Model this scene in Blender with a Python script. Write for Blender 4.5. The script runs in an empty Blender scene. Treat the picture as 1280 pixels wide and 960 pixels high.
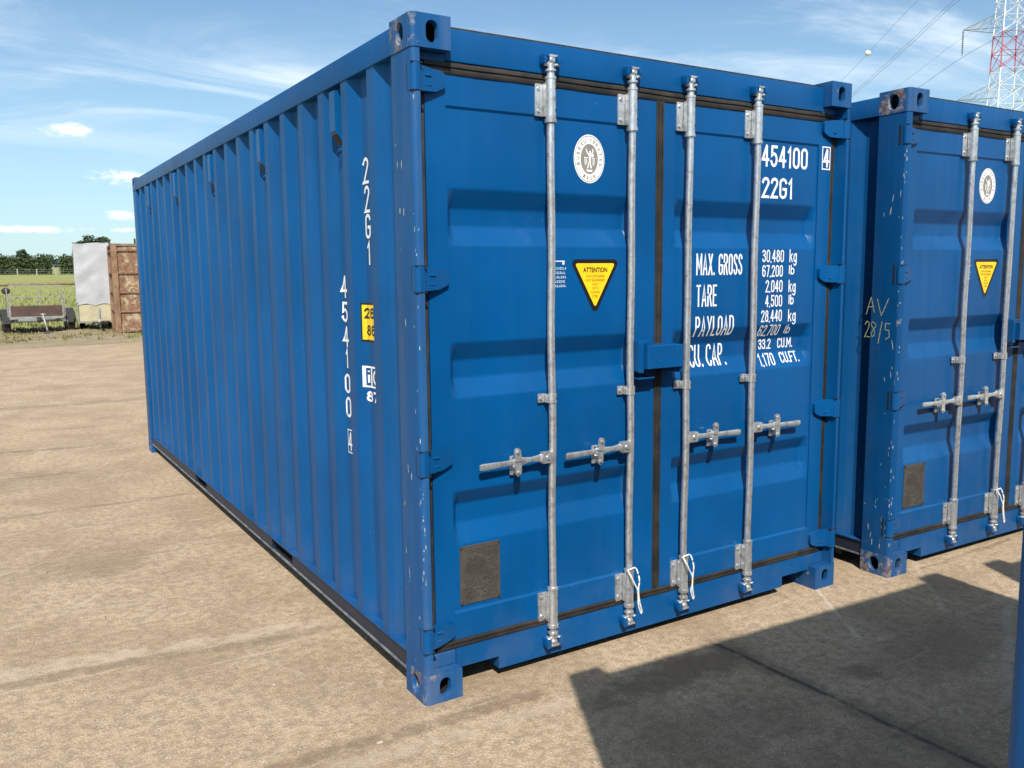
import bpy, bmesh, math, random
from mathutils import Vector, Matrix, noise
R = math.radians
random.seed(7)
scene = bpy.context.scene
C = scene.collection

# ------------------------------------------------------------------ camera
cam_d = bpy.data.cameras.new('camera')
cam = bpy.data.objects.new('camera', cam_d); C.objects.link(cam)
cam.location = (-1.39317539, -2.88316415, 1.66669373)
cam.rotation_euler = (1.44473412, 0.01023086, -0.55960191)
cam_d.sensor_width = 36.0
cam_d.lens = 36.0 * 1082.67 / 1280.0
cam_d.clip_start = 0.05
cam_d.clip_end = 5000
scene.camera = cam
scene.render.resolution_x = 1024
scene.render.resolution_y = 768

# ------------------------------------------------------------------ sun, sky, exposure
SUN = Vector((-0.45, -0.915, 1.0)).normalized()        # towards the sun
sun_el = math.asin(SUN.z)
sun_rot = math.atan2(SUN.x, SUN.y)
sd = bpy.data.lights.new('sun', 'SUN')
sd.energy = 5.0
sd.angle = R(0.5)
sd.color = (1.0, 0.955, 0.89)
so = bpy.data.objects.new('sun', sd); C.objects.link(so)
so.rotation_euler = (-SUN).to_track_quat('-Z', 'Y').to_euler()
so.location = (0, 0, 30)

world = bpy.data.worlds.new('World')
scene.world = world
world.use_nodes = True
wn, wl = world.node_tree.nodes, world.node_tree.links
wn.clear()

class NT:
    """small helper for node trees"""
    def __init__(s, tree): s.n, s.l = tree.nodes, tree.links
    def new(s, t, **k):
        n = s.n.new(t)
        for a, v in k.items(): setattr(n, a, v)
        return n
    def put(s, sock, v):
        if isinstance(v, bpy.types.NodeSocket): s.l.new(v, sock)
        else: sock.default_value = v
    def math(s, op, a, b=0.0, c=0.0, clamp=False):
        n = s.new('ShaderNodeMath', operation=op, use_clamp=clamp)
        s.put(n.inputs[0], a); s.put(n.inputs[1], b); s.put(n.inputs[2], c)
        return n.outputs[0]
    def vmath(s, op, a, b=(0, 0, 0)):
        n = s.new('ShaderNodeVectorMath', operation=op)
        s.put(n.inputs[0], a); s.put(n.inputs[1], b)
        return n.outputs[0]
    def ramp(s, v, lo, hi, a=0.0, b=1.0, smooth=True):
        n = s.new('ShaderNodeMapRange', interpolation_type='SMOOTHSTEP' if smooth else 'LINEAR', clamp=True)
        s.put(n.inputs[0], v); s.put(n.inputs[1], lo); s.put(n.inputs[2], hi); s.put(n.inputs[3], a); s.put(n.inputs[4], b)
        return n.outputs[0]
    def noise(s, vec, scale, detail=4, rough=0.55, dist=0.0, out=0):
        n = s.new('ShaderNodeTexNoise')
        s.put(n.inputs['Vector'], vec); n.inputs['Scale'].default_value = scale
        n.inputs['Detail'].default_value = detail; n.inputs['Roughness'].default_value = rough
        n.inputs['Distortion'].default_value = dist
        return n.outputs[out]
    def voro(s, vec, scale, feature='F1', out='Distance'):
        n = s.new('ShaderNodeTexVoronoi', feature=feature)
        s.put(n.inputs['Vector'], vec); n.inputs['Scale'].default_value = scale
        return n.outputs[out]
    def scale(s, vec, k, loc=(0, 0, 0), rot=(0, 0, 0)):
        n = s.new('ShaderNodeMapping')
        s.put(n.inputs[0], vec); n.inputs['Scale'].default_value = k; n.inputs['Location'].default_value = loc
        n.inputs['Rotation'].default_value = rot
        return n.outputs[0]
    def mix(s, f, a, b, blend='MIX'):
        n = s.new('ShaderNodeMix', data_type='RGBA', blend_type=blend)
        s.put(n.inputs[0], f)
        for i, v in ((6, a), (7, b)):
            if isinstance(v, (tuple, list)): v = (*v[:3], 1.0)
            s.put(n.inputs[i], v)
        return n.outputs[2]
    def bump(s, h, strength=0.3, dist=0.01, normal=None):
        n = s.new('ShaderNodeBump')
        s.put(n.inputs['Height'], h); n.inputs['Strength'].default_value = strength
        n.inputs['Distance'].default_value = dist
        if normal is not None: s.l.new(normal, n.inputs['Normal'])
        return n.outputs[0]

w = NT(world.node_tree)
sky = w.new('ShaderNodeTexSky', sky_type='NISHITA')
sky.sun_disc = False
sky.sun_elevation = sun_el
sky.sun_rotation = sun_rot
sky.altitude = 50; sky.air_density = 1.0; sky.dust_density = 0.6; sky.ozone_density = 2.4
tc = w.new('ShaderNodeTexCoord').outputs['Generated']
sep = w.new('ShaderNodeSeparateXYZ'); wl.new(tc, sep.inputs[0])
X, Y, Z = sep.outputs
zz = w.math('MAXIMUM', Z, 0.02)
# high cloud lies on a flat layer: direction / height
px = w.math('DIVIDE', X, w.math('ADD', zz, 0.10)); py = w.math('DIVIDE', Y, w.math('ADD', zz, 0.10))
cmb = w.new('ShaderNodeCombineXYZ'); wl.new(px, cmb.inputs[0]); wl.new(py, cmb.inputs[1])
lay = cmb.outputs[0]
stre = w.scale(lay, (0.55, 1.25, 1.0), rot=(0, 0, R(-28)), loc=(1.7, .35, 0))
n1 = w.noise(stre, 1.15, 10, 0.64, 0.7)
n2 = w.noise(w.scale(lay, (1, 1, 1), loc=(3.1, 1.2, 4)), 0.45, 3, 0.5)
cir = w.math('MULTIPLY', w.ramp(n1, 0.41, 0.66), w.ramp(n2, 0.24, 0.46))
cir = w.math('MULTIPLY', cir, w.ramp(Z, 0.10, 0.20))
cir = w.math('MULTIPLY', cir, 0.85)
# small cumulus by azimuth and height
az = w.math('ARCTAN2', X, Y); el = w.math('ARCSINE', Z)
wob = w.noise(w.scale(tc, (1, 1, 2.2)), 44, 8, 0.68)
cum = None
for a, e, wa, we in ((5.8, 8.45, 1.35, .36), (8.35, 5.95, 1.6, .46), (3.2, 2.85, 2.9, .22), (8.3, 3.75, .9, .28), (8.3, 2.85, .8, .18), (-9, 4.2, 3.2, .5), (-20, 7, 2.6, .7), (70, 4, 5, .8), (95, 6, 4, 1), (-150, 9, 6, 1.5), (140, 8, 7, 1.6), (1.0, 4.6, 1.2, .10)):
    dx = w.math('DIVIDE', w.math('SUBTRACT', az, R(a)), R(wa))
    dz = w.math('DIVIDE', w.math('SUBTRACT', el, R(e)), R(we))
    d = w.math('SQRT', w.math('ADD', w.math('MULTIPLY', dx, dx), w.math('MULTIPLY', dz, dz)))
    d = w.math('SUBTRACT', 1.35, d)
    cum = d if cum is None else w.math('MAXIMUM', cum, d)
cum = w.math('ADD', cum, w.math('MULTIPLY', w.math('SUBTRACT', wob, 0.5), 3.2))
cum = w.math('MULTIPLY', w.ramp(cum, 0.15, 1.25), 0.85)
hz = w.ramp(Z, 0.0, 0.34, 1.0, 0.0, smooth=False)
skyc = w.mix(1.0, sky.outputs[0], (.84, 1.0, 1.03), 'MULTIPLY')
skyc = w.mix(w.math('MULTIPLY', hz, 0.50), skyc, (5.0, 6.9, 8.1))
skyc = w.mix(cir, skyc, (7.6, 8.6, 9.4))
skyc = w.mix(cum, skyc, (9.6, 9.7, 9.6))
bg = w.new('ShaderNodeBackground'); wl.new(skyc, bg.inputs[0]); bg.inputs[1].default_value = 0.098
wo = w.new('ShaderNodeOutputWorld'); wl.new(bg.outputs[0], wo.inputs[0])

vs = scene.view_settings
vs.view_transform = 'Standard'; vs.look = 'None'; vs.exposure = 0.40; vs.gamma = 1.0; vs.use_curve_mapping = False

# ------------------------------------------------------------------ materials
def mat(name):
    m = bpy.data.materials.new(name); m.use_nodes = True
    m.node_tree.nodes.clear()
    t = NT(m.node_tree)
    b = t.new('ShaderNodeBsdfPrincipled'); o = t.new('ShaderNodeOutputMaterial')
    t.l.new(b.outputs[0], o.inputs[0])
    t.b = b
    t.obj = t.new('ShaderNodeTexCoord').outputs['Object']
    return m, t

def paint(name, base, dust=0.0, wear=0.0, rough=0.34, seed=0.0, streak=(14, 14, 0.6), dustcol=(.20, .215, .235), edge=0.0, spec=.22):
    m, t = mat(name)
    o = t.scale(t.obj, (1, 1, 1), loc=(seed, seed * 1.7, seed * .4))
    v = t.noise(o, 1.6, 3, 0.6)
    col = t.mix(t.ramp(v, .3, .7), tuple(c * .88 for c in base), tuple(c * 1.10 for c in base))
    # pale dust and run-off streaks
    s1 = t.noise(t.scale(o, streak), 1.0, 5, 0.62)
    s2 = t.noise(o, 5.0, 5, 0.65)
    f = t.math('MULTIPLY', t.ramp(s1, .36, .70), t.ramp(s2, .25, .75, .35, 1.0))
    f = t.math('MULTIPLY', f, dust, clamp=True)
    f = t.math('ADD', f, dust * .12)
    col = t.mix(f, col, dustcol)
    # faint brownish grime low down
    sp = t.new('ShaderNodeSeparateXYZ'); t.l.new(t.obj, sp.inputs[0])
    low = t.math('MULTIPLY', t.ramp(sp.outputs[2], 0.0, 0.55, 1.0, 0.0), t.ramp(s2, .42, .7))
    col = t.mix(t.math('MULTIPLY', low, .07), col, (.26, .20, .14))
    # fine specks
    k = t.noise(o, 120, 2, .5)
    kk = t.noise(o, 2.2, 3, .6)
    sp2 = t.math('MULTIPLY', t.ramp(k, .73, .78), t.ramp(kk, .5, .62))
    col = t.mix(t.math('MULTIPLY', sp2, .5), col, (.45, .47, .5))
    rg = t.math('ADD', t.math('MULTIPLY', s2, .16), rough - .06)
    rg = t.math('ADD', rg, t.math('MULTIPLY', f, .5), clamp=True)
    if wear > 0:
        w1 = t.noise(t.scale(o, (1, 1, .55)), 9, 6, .68)
        w2 = t.noise(o, 42, 3, .6)
        # knocks gather at the outermost edge of the corner block
        ed = t.math('MULTIPLY', t.ramp(sp.outputs[0], 0.0, .05, 1.0, 0.0), edge)
        ww = t.math('ADD', t.math('ADD', t.math('MULTIPLY', w1, .8), t.math('MULTIPLY', w2, .2)), ed)
        m1 = t.ramp(ww, .64 - wear * .16, .69 - wear * .16)
        rc = t.mix(t.ramp(w2, .4, .6), (.13, .060, .032), (.21, .20, .185))
        col = t.mix(t.math('MULTIPLY', m1, .8), col, rc)
        rg = t.math('ADD', rg, t.math('MULTIPLY', m1, .3), clamp=True)
    t.l.new(col, t.b.inputs['Base Color'])
    t.put(t.b.inputs['Roughness'], rg)
    t.b.inputs['Specular IOR Level'].default_value = spec
    n = t.bump(t.noise(o, 2.6, 2, .5), .22, .03)
    n = t.bump(t.noise(o, 160, 2, .5), .10, .002, n)
    t.l.new(n, t.b.inputs['Normal'])
    return m

BLUE = (.0002, .066, .206)
M = {}
M['blue'] = paint('blue_paint', BLUE, dust=.012)
M['side'] = paint('weathered_blue_paint', BLUE, dust=.12, rough=.38, seed=3.3, streak=(9, 9, .25), dustcol=(.11, .135, .15), spec=.14)
M['post'] = paint('dusty_post_paint', BLUE, dust=.30, rough=.42, seed=6.1, dustcol=(.115, .135, .155), spec=.16)
M['cast'] = paint('worn_casting_paint', BLUE, dust=.22, wear=.18, rough=.42, seed=11.0, edge=.10)
M['blue2'] = paint('second_blue_paint', tuple(c * .93 for c in BLUE), dust=.05, seed=20.0)
M['post2'] = paint('scuffed_post_paint', tuple(c * .85 for c in BLUE), dust=.05, wear=.04, seed=24.0)
M['cast2'] = paint('scuffed_casting_paint', tuple(c * .9 for c in BLUE), dust=.20, wear=.22, rough=.45, seed=31.0, edge=.13)
M['cast3'] = paint('intact_casting_paint', BLUE, dust=.12, wear=.16, seed=41.0)

def galv(name):
    m, t = mat(name)
    v = t.voro(t.scale(t.obj, (1, 1, .5)), 95, out='Color')
    sx = t.new('ShaderNodeSeparateColor'); t.l.new(v, sx.inputs[0])
    n = t.noise(t.obj, 24, 5, .65)
    col = t.mix(sx.outputs[0], (.52, .53, .53), (.66, .67, .67))
    col = t.mix(t.ramp(n, .48, .68), col, (.36, .35, .33))
    n2 = t.noise(t.scale(t.obj, (1, 1, .35)), 38, 4, .6)
    col = t.mix(t.ramp(n2, .60, .68), col, (.62, .62, .60))
    t.l.new(col, t.b.inputs['Base Color'])
    t.b.inputs['Metallic'].default_value = .72
    t.put(t.b.inputs['Roughness'], t.ramp(n, .3, .7, .26, .40))
    t.l.new(t.bump(t.noise(t.obj, 110, 3, .6), .25, .002), t.b.inputs['Normal'])
    return m
M['galv'] = galv('galvanised_steel')

def simple(name, c1, c2=None, scale=20, rough=.6, metal=0.0, bump=.2, stretch=(1, 1, 1), bd=.003):
    m, t = mat(name)
    c2 = c2 or tuple(c * .8 for c in c1)
    o = t.scale(t.obj, stretch)
    n = t.noise(o, scale, 5, .6)
    t.l.new(t.mix(t.ramp(n, .35, .68), c1, c2), t.b.inputs['Base Color'])
    t.b.inputs['Roughness'].default_value = rough; t.b.inputs['Metallic'].default_value = metal
    t.l.new(t.bump(t.noise(o, scale * 2.5, 3, .6), bump, bd), t.b.inputs['Normal'])
    return m
M['rubber'] = simple('door_rubber', (.007, .0065, .006), (.028, .022, .016), 9, .7, bump=.5, bd=.004)
M['dark'] = simple('void_shade', (.006, .006, .007), rough=.8)  # near-black colour painted in for the shade inside holes, slots and pockets
M['under'] = simple('underside_bitumen', (.012, .012, .014), (.03, .028, .026), rough=.7)
M['web'] = simple('bottom_rail_navy', (.006, .013, .034), (.012, .018, .032), 12, .55)  # near-black navy for the rail web, darker than the wall colour
M['flange'] = simple('scraped_flange', (.21, .215, .21), (.08, .095, .12), 14, .6)
M['white'] = simple('white_stencil_paint', (.78, .79, .78), (.70, .71, .71), 60, .5, bump=.05)
M['whites'] = simple('white_sticker', (.80, .79, .75), (.72, .71, .67), 30, .4, bump=.02)
M['greyink'] = simple('grey_brown_ink', (.20, .185, .155), (.24, .22, .19), 30, .5, bump=.02)
M['yellow'] = simple('yellow_sticker', (.86, .56, .010), (.80, .50, .012), 10, .4, bump=.02)
M['black'] = simple('black_ink', (.010, .010, .011), rough=.4, bump=.02)
M['brownink'] = simple('dark_red_ink', (.16, .05, .01), rough=.5, bump=.02)
M['plate'] = simple('tarnished_plate', (.055, .048, .040), (.078, .070, .058), 12, .5, .1)
M['plateink'] = simple('plate_etching', (.034, .030, .025), rough=.6, bump=.02)
M['chalk'] = simple('yellow_chalk', (.42, .42, .22), (.22, .24, .16), 80, .9)
M['chip'] = simple('paint_chip', (.40, .42, .42), (.24, .23, .21), 60, .6)
M['wire'] = simple('white_plastic_cord', (.72, .71, .66), (.6, .58, .52), 30, .5)

def ground_mat():
    m, t = mat('yard_surface')
    o = t.obj
    big = t.noise(o, .35, 4, .6)
    mid = t.noise(o, 1.6, 6, .62, .4)
    fine = t.noise(o, 22, 6, .72)
    grit = t.noise(o, 120, 4, .75)
    col = t.mix(t.ramp(mid, .36, .64), (.375, .272, .170), (.545, .415, .275))
    col = t.mix(t.ramp(big, .35, .7, 0, .45), col, (.53, .40, .265))
    col = t.mix(t.ramp(fine, .42, .60, 0, .60), col, (.255, .185, .120))
    col = t.mix(t.ramp(grit, .44, .56, .0, .55), col, (.20, .143, .09))
    col = t.mix(t.ramp(grit, .60, .72, 0, .65), col, (.66, .55, .42))
    # pale grit worked loose
    vd = t.voro(o, 75)
    vc = t.voro(o, 75, out='Color')
    vs_ = t.new('ShaderNodeSeparateColor'); t.l.new(vc, vs_.inputs[0])
    pm = t.math('MULTIPLY', t.ramp(vd, .18, .32, 1, 0), t.ramp(vs_.outputs[0], .72, .76))
    col = t.mix(t.math('MULTIPLY', pm, .75), col, (.66, .57, .45))
    pm2 = t.math('MULTIPLY', t.ramp(vd, .18, .32, 1, 0), t.ramp(vs_.outputs[1], .86, .90))
    col = t.mix(t.math('MULTIPLY', pm2, .6), col, (.07, .055, .045))
    # dark damp or oily patches
    st = t.noise(t.scale(o, (1, 1, 1), loc=(7.3, 2.2, 0)), .9, 4, .6, .6)
    col = t.mix(t.ramp(st, .60, .74, 0, .34), col, (.17, .125, .085))
    # drag marks, long and thin, in two directions
    for rot, sc, lo, c, amt in ((8, (.5, 7, 1), .60, (.54, .43, .31), .5), (-64, (.8, 10, 1), .625, (.54, .44, .32), .5), (-30, (2, 16, 1), .64, (.56, .47, .36), .5), (15, (.25, 3.2, 1), .60, (.16, .115, .078), .5)):
        dn = t.noise(t.scale(o, sc, rot=(0, 0, R(rot))), 1.6, 7, .72, .5)
        col = t.mix(t.ramp(dn, lo, lo + .06, 0, amt), col, c)
    for k_, (rot, sc) in enumerate(((20, 1.1), (-48, 1.5), (75, 1.3))):
        oo = t.scale(o, (1, 1, 1), rot=(0, 0, R(rot)), loc=(k_ * 3.1, k_ * 1.7, 0))
        wv = t.vmath('ADD', oo, t.vmath('MULTIPLY', t.noise(oo, 2.5, 4, .6, out=1), (.35, .35, 0)))
        ed_ = t.voro(wv, sc, 'DISTANCE_TO_EDGE')
        mk = t.math('MULTIPLY', t.ramp(ed_, .004, .016, 1, 0), t.ramp(t.noise(oo, 1.4, 3, .6), .54, .64))
        mk = t.math('MULTIPLY', mk, t.ramp(t.noise(oo, 26, 4, .7), .40, .56))
        col = t.mix(t.math('MULTIPLY', mk, .35 if k_ < 2 else .25), col, (.64, .53, .40) if k_ < 2 else (.15, .11, .075))
    sp = t.new('ShaderNodeSeparateXYZ'); t.l.new(o, sp.inputs[0])
    gx, gy, _ = sp.outputs
    wb = t.math('MULTIPLY', t.math('SUBTRACT', t.noise(o, 3.2, 6, .65), .5), .16)
    brk = t.noise(o, 7, 5, .7)
    hgt = None
    def line(x0, y0, x1, y1, width, colr, amt, wob=1.0):
        nonlocal col
        dx, dy = x1 - x0, y1 - y0; L = math.hypot(dx, dy); nx, ny = -dy / L, dx / L
        d = t.math('ADD', t.math('MULTIPLY', gx, nx), t.math('MULTIPLY', gy, ny))
        d = t.math('ABSOLUTE', t.math('ADD', t.math('SUBTRACT', d, x0 * nx + y0 * ny), t.math('MULTIPLY', wb, wob)))
        s = t.math('DIVIDE', t.math('SUBTRACT', t.math('ADD', t.math('MULTIPLY', gx, dx / L), t.math('MULTIPLY', gy, dy / L)), (x0 * dx + y0 * dy) / L), L)
        f = t.ramp(d, width * .35, width, 1, 0)
        f = t.math('MULTIPLY', f, t.math('MULTIPLY', t.ramp(s, -.06, .05), t.ramp(s, .93, 1.06, 1, 0)))
        f = t.math('MULTIPLY', f, t.ramp(brk, .34, .56))
        col = t.mix(t.math('MULTIPLY', f, amt), col, colr)
        return f
    for bx_, by_, rx, ry, am in ((1.0, -.32, .50, .13, .62), (1.66, -.72, .10, .08, .6), (.85, -.75, .45, .22, .35), (2.2, -.75, .6, .25, .35), (1.2, -1.2, .6, .3, .3), (-.9, 2.6, .5, .3, .25), (-1.2, 5.2, .9, .4, .25)):
        ex_ = t.math('DIVIDE', t.math('SUBTRACT', gx, bx_), rx); ey_ = t.math('DIVIDE', t.math('SUBTRACT', gy, by_), ry)
        dd_ = t.math('SQRT', t.math('ADD', t.math('MULTIPLY', ex_, ex_), t.math('MULTIPLY', ey_, ey_)))
        dd_ = t.math('ADD', dd_, t.math('MULTIPLY', t.math('SUBTRACT', brk, .5), 2.2))
        col = t.mix(t.math('MULTIPLY', t.ramp(dd_, .5, 1.1, 1, 0), am), col, (.155, .11, .074))
    cr = line(1.36, -.15, 1.39, -1.6, .018, (.045, .036, .028), .85, .35)
    line(1.36, -.15, 1.39, -1.6, .09, (.11, .085, .065), .5, .6)
    line(2.29, 0.0, 1.95, -.50, .014, (.50, .44, .35), .8, .2)
    line(-2.6, 1.42, .0, 1.02, .075, (.56, .46, .34), .45, 1.6)
    line(-2.6, 1.32, .0, .92, .05, (.17, .13, .09), .45, 1.2)
    line(-2.2, 4.05, .0, 4.03, .05, (.20, .14, .09), .6, 1.0)
    line(-6.0, 7.2, -.2, 6.6, .10, (.15, .115, .085), .55, 2.0)
    line(-6.0, 10.4, 2.2, 9.8, .22, (.16, .125, .09), .45, 2.5)
    line(-.75, -.10, .50, -.14, .055, (.19, .13, .085), .65, .8)
    line(-.60, -.22, .50, -.26, .05, (.44, .35, .26), .5, 1.0)
    line(-.45, .9, -.3, .5, .012, (.50, .42, .32), .4, .5)
    line(2.55, -.55, 3.4, .25, .02, (.45, .39, .30), .5, .5)
    line(1.9, -1.2, 3.0, -.62, .03, (.40, .34, .27), .5, .6)
    t.l.new(col, t.b.inputs['Base Color'])
    t.b.inputs['Roughness'].default_value = .93
    t.b.inputs['Specular IOR Level'].default_value = .25
    h = t.math('ADD', t.math('MULTIPLY', grit, .6), t.math('MULTIPLY', fine, 1.0))
    h = t.math('ADD', h, t.math('MULTIPLY', pm, .5))
    h = t.math('SUBTRACT', h, t.math('MULTIPLY', cr, 1.2))
    n = t.bump(mid, .35, .05)
    n = t.bump(h, .75, .010, n)
    t.l.new(n, t.b.inputs['Normal'])
    return m
M['ground'] = ground_mat()

def grass_mat(name, a, b, c, s=.5):
    m, t = mat(name)
    n = t.noise(t.scale(t.obj, (.35, 1.3, 1)), s, 6, .65); f = t.noise(t.obj, 9, 5, .7)
    col = t.mix(t.ramp(n, .35, .65), a, b)
    col = t.mix(t.ramp(f, .42, .7, 0, .7), col, c)
    t.l.new(col, t.b.inputs['Base Color']); t.b.inputs['Roughness'].default_value = .9
    t.l.new(t.bump(f, .8, .08), t.b.inputs['Normal'])
    return m
M['field'] = grass_mat('meadow_grass', (.21, .235, .060), (.30, .285, .085), (.16, .19, .045))
M['verge'] = grass_mat('verge_soil', (.30, .225, .14), (.20, .165, .085), (.36, .28, .18), 1.2)

def leaf_mat(name, a, b):
    m, t = mat(name)
    g = t.new('ShaderNodeNewGeometry')
    n = t.noise(t.obj, .7, 4, .6)
    r = g.outputs['Random Per Island']
    col = t.mix(r, a, b)
    col = t.mix(t.ramp(n, .35, .65, 0, .5), col, tuple(x * .6 for x in a))
    t.l.new(col, t.b.inputs['Base Color']); t.b.inputs['Roughness'].default_value = .75
    return m
M['leaf_dark'] = leaf_mat('dark_leaves', (.018, .042, .012), (.05, .085, .025))
M['leaf_wood'] = leaf_mat('wood_leaves', (.032, .058, .036), (.066, .098, .060))
M['leaf_hedge'] = leaf_mat('hedge_leaves', (.036, .056, .014), (.070, .098, .028))
M['meadow_leaf'] = leaf_mat('meadow_leaves', (.17, .205, .055), (.30, .30, .10))
M['weed'] = leaf_mat('weed_leaves', (.13, .14, .04), (.30, .25, .11))
M['bark'] = simple('bark', (.09, .07, .05), (.05, .04, .03), 6, .9)

def rust_mat():
    m, t = mat('rusty_painted_steel')
    a = t.noise(t.obj, 4.5, 8, .78, .8); b = t.noise(t.obj, 9, 6, .7)
    col = t.mix(t.ramp(b, .35, .65), (.22, .115, .06), (.11, .06, .035))
    col = t.mix(t.ramp(a, .48, .60), col, (.36, .28, .18))
    col = t.mix(t.ramp(t.noise(t.scale(t.obj, (1, 1, .3)), 14, 5, .7), .58, .66, 0, .8), col, (.20, .10, .05))
    t.l.new(col, t.b.inputs['Base Color']); t.b.inputs['Roughness'].default_value = .85
    t.l.new(t.bump(b, .5, .01), t.b.inputs['Normal'])
    return m
M['rust'] = rust_mat()
M['rustframe'] = simple('rust_frame', (.24, .14, .08), (.15, .08, .045), 6, .85)
M['tarp'] = simple('grey_tarpaulin', (.38, .39, .40), (.33, .34, .35), 2.5, .55, bump=.4, bd=.02)
M['tarpw'] = simple('white_tarpaulin', (.74, .74, .72), (.66, .66, .64), 2.5, .55, bump=.4, bd=.02)
M['cream'] = simple('cream_panel', (.42, .38, .25), (.33, .29, .19), 3, .6)
M['boardb'] = simple('brown_plywood', (.085, .045, .035), (.055, .03, .024), 5, .65)
M['alu'] = simple('weathered_aluminium', (.33, .33, .30), (.22, .21, .19), 10, .5, .4)
M['tyre'] = simple('tyre_rubber', (.018, .018, .018), (.035, .033, .03), 14, .85)
M['wood'] = simple('weathered_wood', (.24, .16, .09), (.15, .10, .06), 8, .8)
M['concrete'] = simple('concrete_post', (.36, .34, .30), (.28, .26, .23), 6, .85)
M['pw'] = simple('pylon_white_paint', (.72, .73, .74), (.62, .63, .64), 2, .5)
M['pr'] = simple('pylon_red_paint', (.42, .045, .05), (.35, .05, .06), 2, .5)
M['pg'] = simple('pylon_zinc', (.30, .31, .32), (.24, .25, .26), 2, .5, .3)
M['line'] = simple('aluminium_conductor', (.10, .105, .11), rough=.5)
M['ball'] = simple('white_marker_ball', (.75, .74, .72), rough=.5)

# ------------------------------------------------------------------ mesh helpers
class MB:
    def __init__(s): s.bm = bmesh.new(); s.mi = 0
    def _tag(s, faces):
        for f in faces: f.material_index = s.mi
    def box(s, x0, x1, y0, y1, z0, z1, bev=0.0, seg=1, mtx=None):
        vs = [s.bm.verts.new((x, y, z)) for x in (x0, x1) for y in (y0, y1) for z in (z0, z1)]
        fs = [s.bm.faces.new([vs[i] for i in q]) for q in ((0, 1, 3, 2), (4, 6, 7, 5), (0, 4, 5, 1), (2, 3, 7, 6), (0, 2, 6, 4), (1, 5, 7, 3))]
        s._tag(fs)
        if mtx is not None:
            for v in vs: v.co = mtx @ v.co
        if bev > 0:
            es = list({e for f in fs for e in f.edges})
            r = bmesh.ops.bevel(s.bm, geom=es, offset=bev, segments=seg, affect='EDGES', profile=.6, clamp_overlap=True)
            s._tag(r['faces'])
        return s
    def cyl(s, a, b, r, r2=None, n=14, cap=True):
        a, b = Vector(a), Vector(b); r2 = r if r2 is None else r2
        d = (b - a).normalized()
        up = Vector((0, 0, 1)) if abs(d.z) < .9 else Vector((1, 0, 0))
        u = d.cross(up).normalized(); v = d.cross(u)
        A = [s.bm.verts.new(a + r * (math.cos(2 * math.pi * i / n) * u + math.sin(2 * math.pi * i / n) * v)) for i in range(n)]
        B = [s.bm.verts.new(b + r2 * (math.cos(2 * math.pi * i / n) * u + math.sin(2 * math.pi * i / n) * v)) for i in range(n)]
        fs = [s.bm.faces.new((A[i], A[(i + 1) % n], B[(i + 1) % n], B[i])) for i in range(n)]
        if cap: fs += [s.bm.faces.new(A[::-1]), s.bm.faces.new(B)]
        s._tag(fs)
        return s
    def tube(s, pts, r, n=8):
        pts = [Vector(p) for p in pts]
        rings = []
        for i, p in enumerate(pts):
            d = (pts[min(i + 1, len(pts) - 1)] - pts[max(i - 1, 0)]).normalized()
            up = Vector((0, 0, 1)) if abs(d.z) < .95 else Vector((0, 1, 0))
            u = d.cross(up).normalized(); v = d.cross(u)
            rr = r[i] if isinstance(r, (list, tuple)) else r
            rings.append([s.bm.verts.new(p + rr * (math.cos(2 * math.pi * k / n) * u + math.sin(2 * math.pi * k / n) * v)) for k in range(n)])
        for A, B in zip(rings, rings[1:]):
            s._tag([s.bm.faces.new((A[k], A[(k + 1) % n], B[(k + 1) % n], B[k])) for k in range(n)])
        s._tag([s.bm.faces.new(rings[0][::-1]), s.bm.faces.new(rings[-1])])
        return s
    def ball(s, c, r, sx=1, sy=1, sz=1, seg=12):
        m = Matrix.Translation(c) @ Matrix.Diagonal((r * sx, r * sy, r * sz, 1))
        g = bmesh.ops.create_uvsphere(s.bm, u_segments=seg, v_segments=max(6, seg // 2 + 1), radius=1, matrix=m)
        s._tag({f for v in g['verts'] for f in v.link_faces})
        return s
    def quad(s, *p):
        f = s.bm.faces.new([s.bm.verts.new(q) for q in p]); s._tag([f]); return s
    def prism(s, poly, axis, a, b):
        """closed polygon (two coordinates) extruded along axis 0/1/2 from a to b"""
        def P(q, t):
            c = [q[0], q[1]]; c.insert(axis, t); return c
        A = [s.bm.verts.new(P(q, a)) for q in poly]; B = [s.bm.verts.new(P(q, b)) for q in poly]
        n = len(poly)
        fs = [s.bm.faces.new((A[i], A[(i + 1) % n], B[(i + 1) % n], B[i])) for i in range(n)]
        fs += [s.bm.faces.new(A[::-1]), s.bm.faces.new(B)]
        s._tag(fs); return s
    def build(s, name, mats, parent=None, smooth=None, recalc=True):
        if recalc: bmesh.ops.recalc_face_normals(s.bm, faces=s.bm.faces[:])
        me = bpy.data.meshes.new(name); s.bm.to_mesh(me); s.bm.free()
        for m in (mats if isinstance(mats, (list, tuple)) else [mats]): me.materials.append(M[m] if isinstance(m, str) else m)
        if smooth is not None:
            me.shade_smooth(); me.set_sharp_from_angle(angle=R(smooth))
        o = bpy.data.objects.new(name, me); C.objects.link(o)
        if parent: o.parent = parent
        return o

def tag(o, label=None, cat=None, group=None, kind=None):
    if label: o['label'] = label
    if cat: o['category'] = cat
    if group: o['group'] = group
    if kind: o['kind'] = kind
    return o
def empty(name, loc, rz=0):
    o = bpy.data.objects.new(name, None); C.objects.link(o)
    o.location = loc; o.rotation_euler = (0, 0, rz); o.empty_display_size = .2
    return o
def copy_tree(o, parent=None):
    c = o.copy(); C.objects.link(c); c.parent = parent
    for ch in list(o.children): copy_tree(ch, c)
    return c

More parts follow.
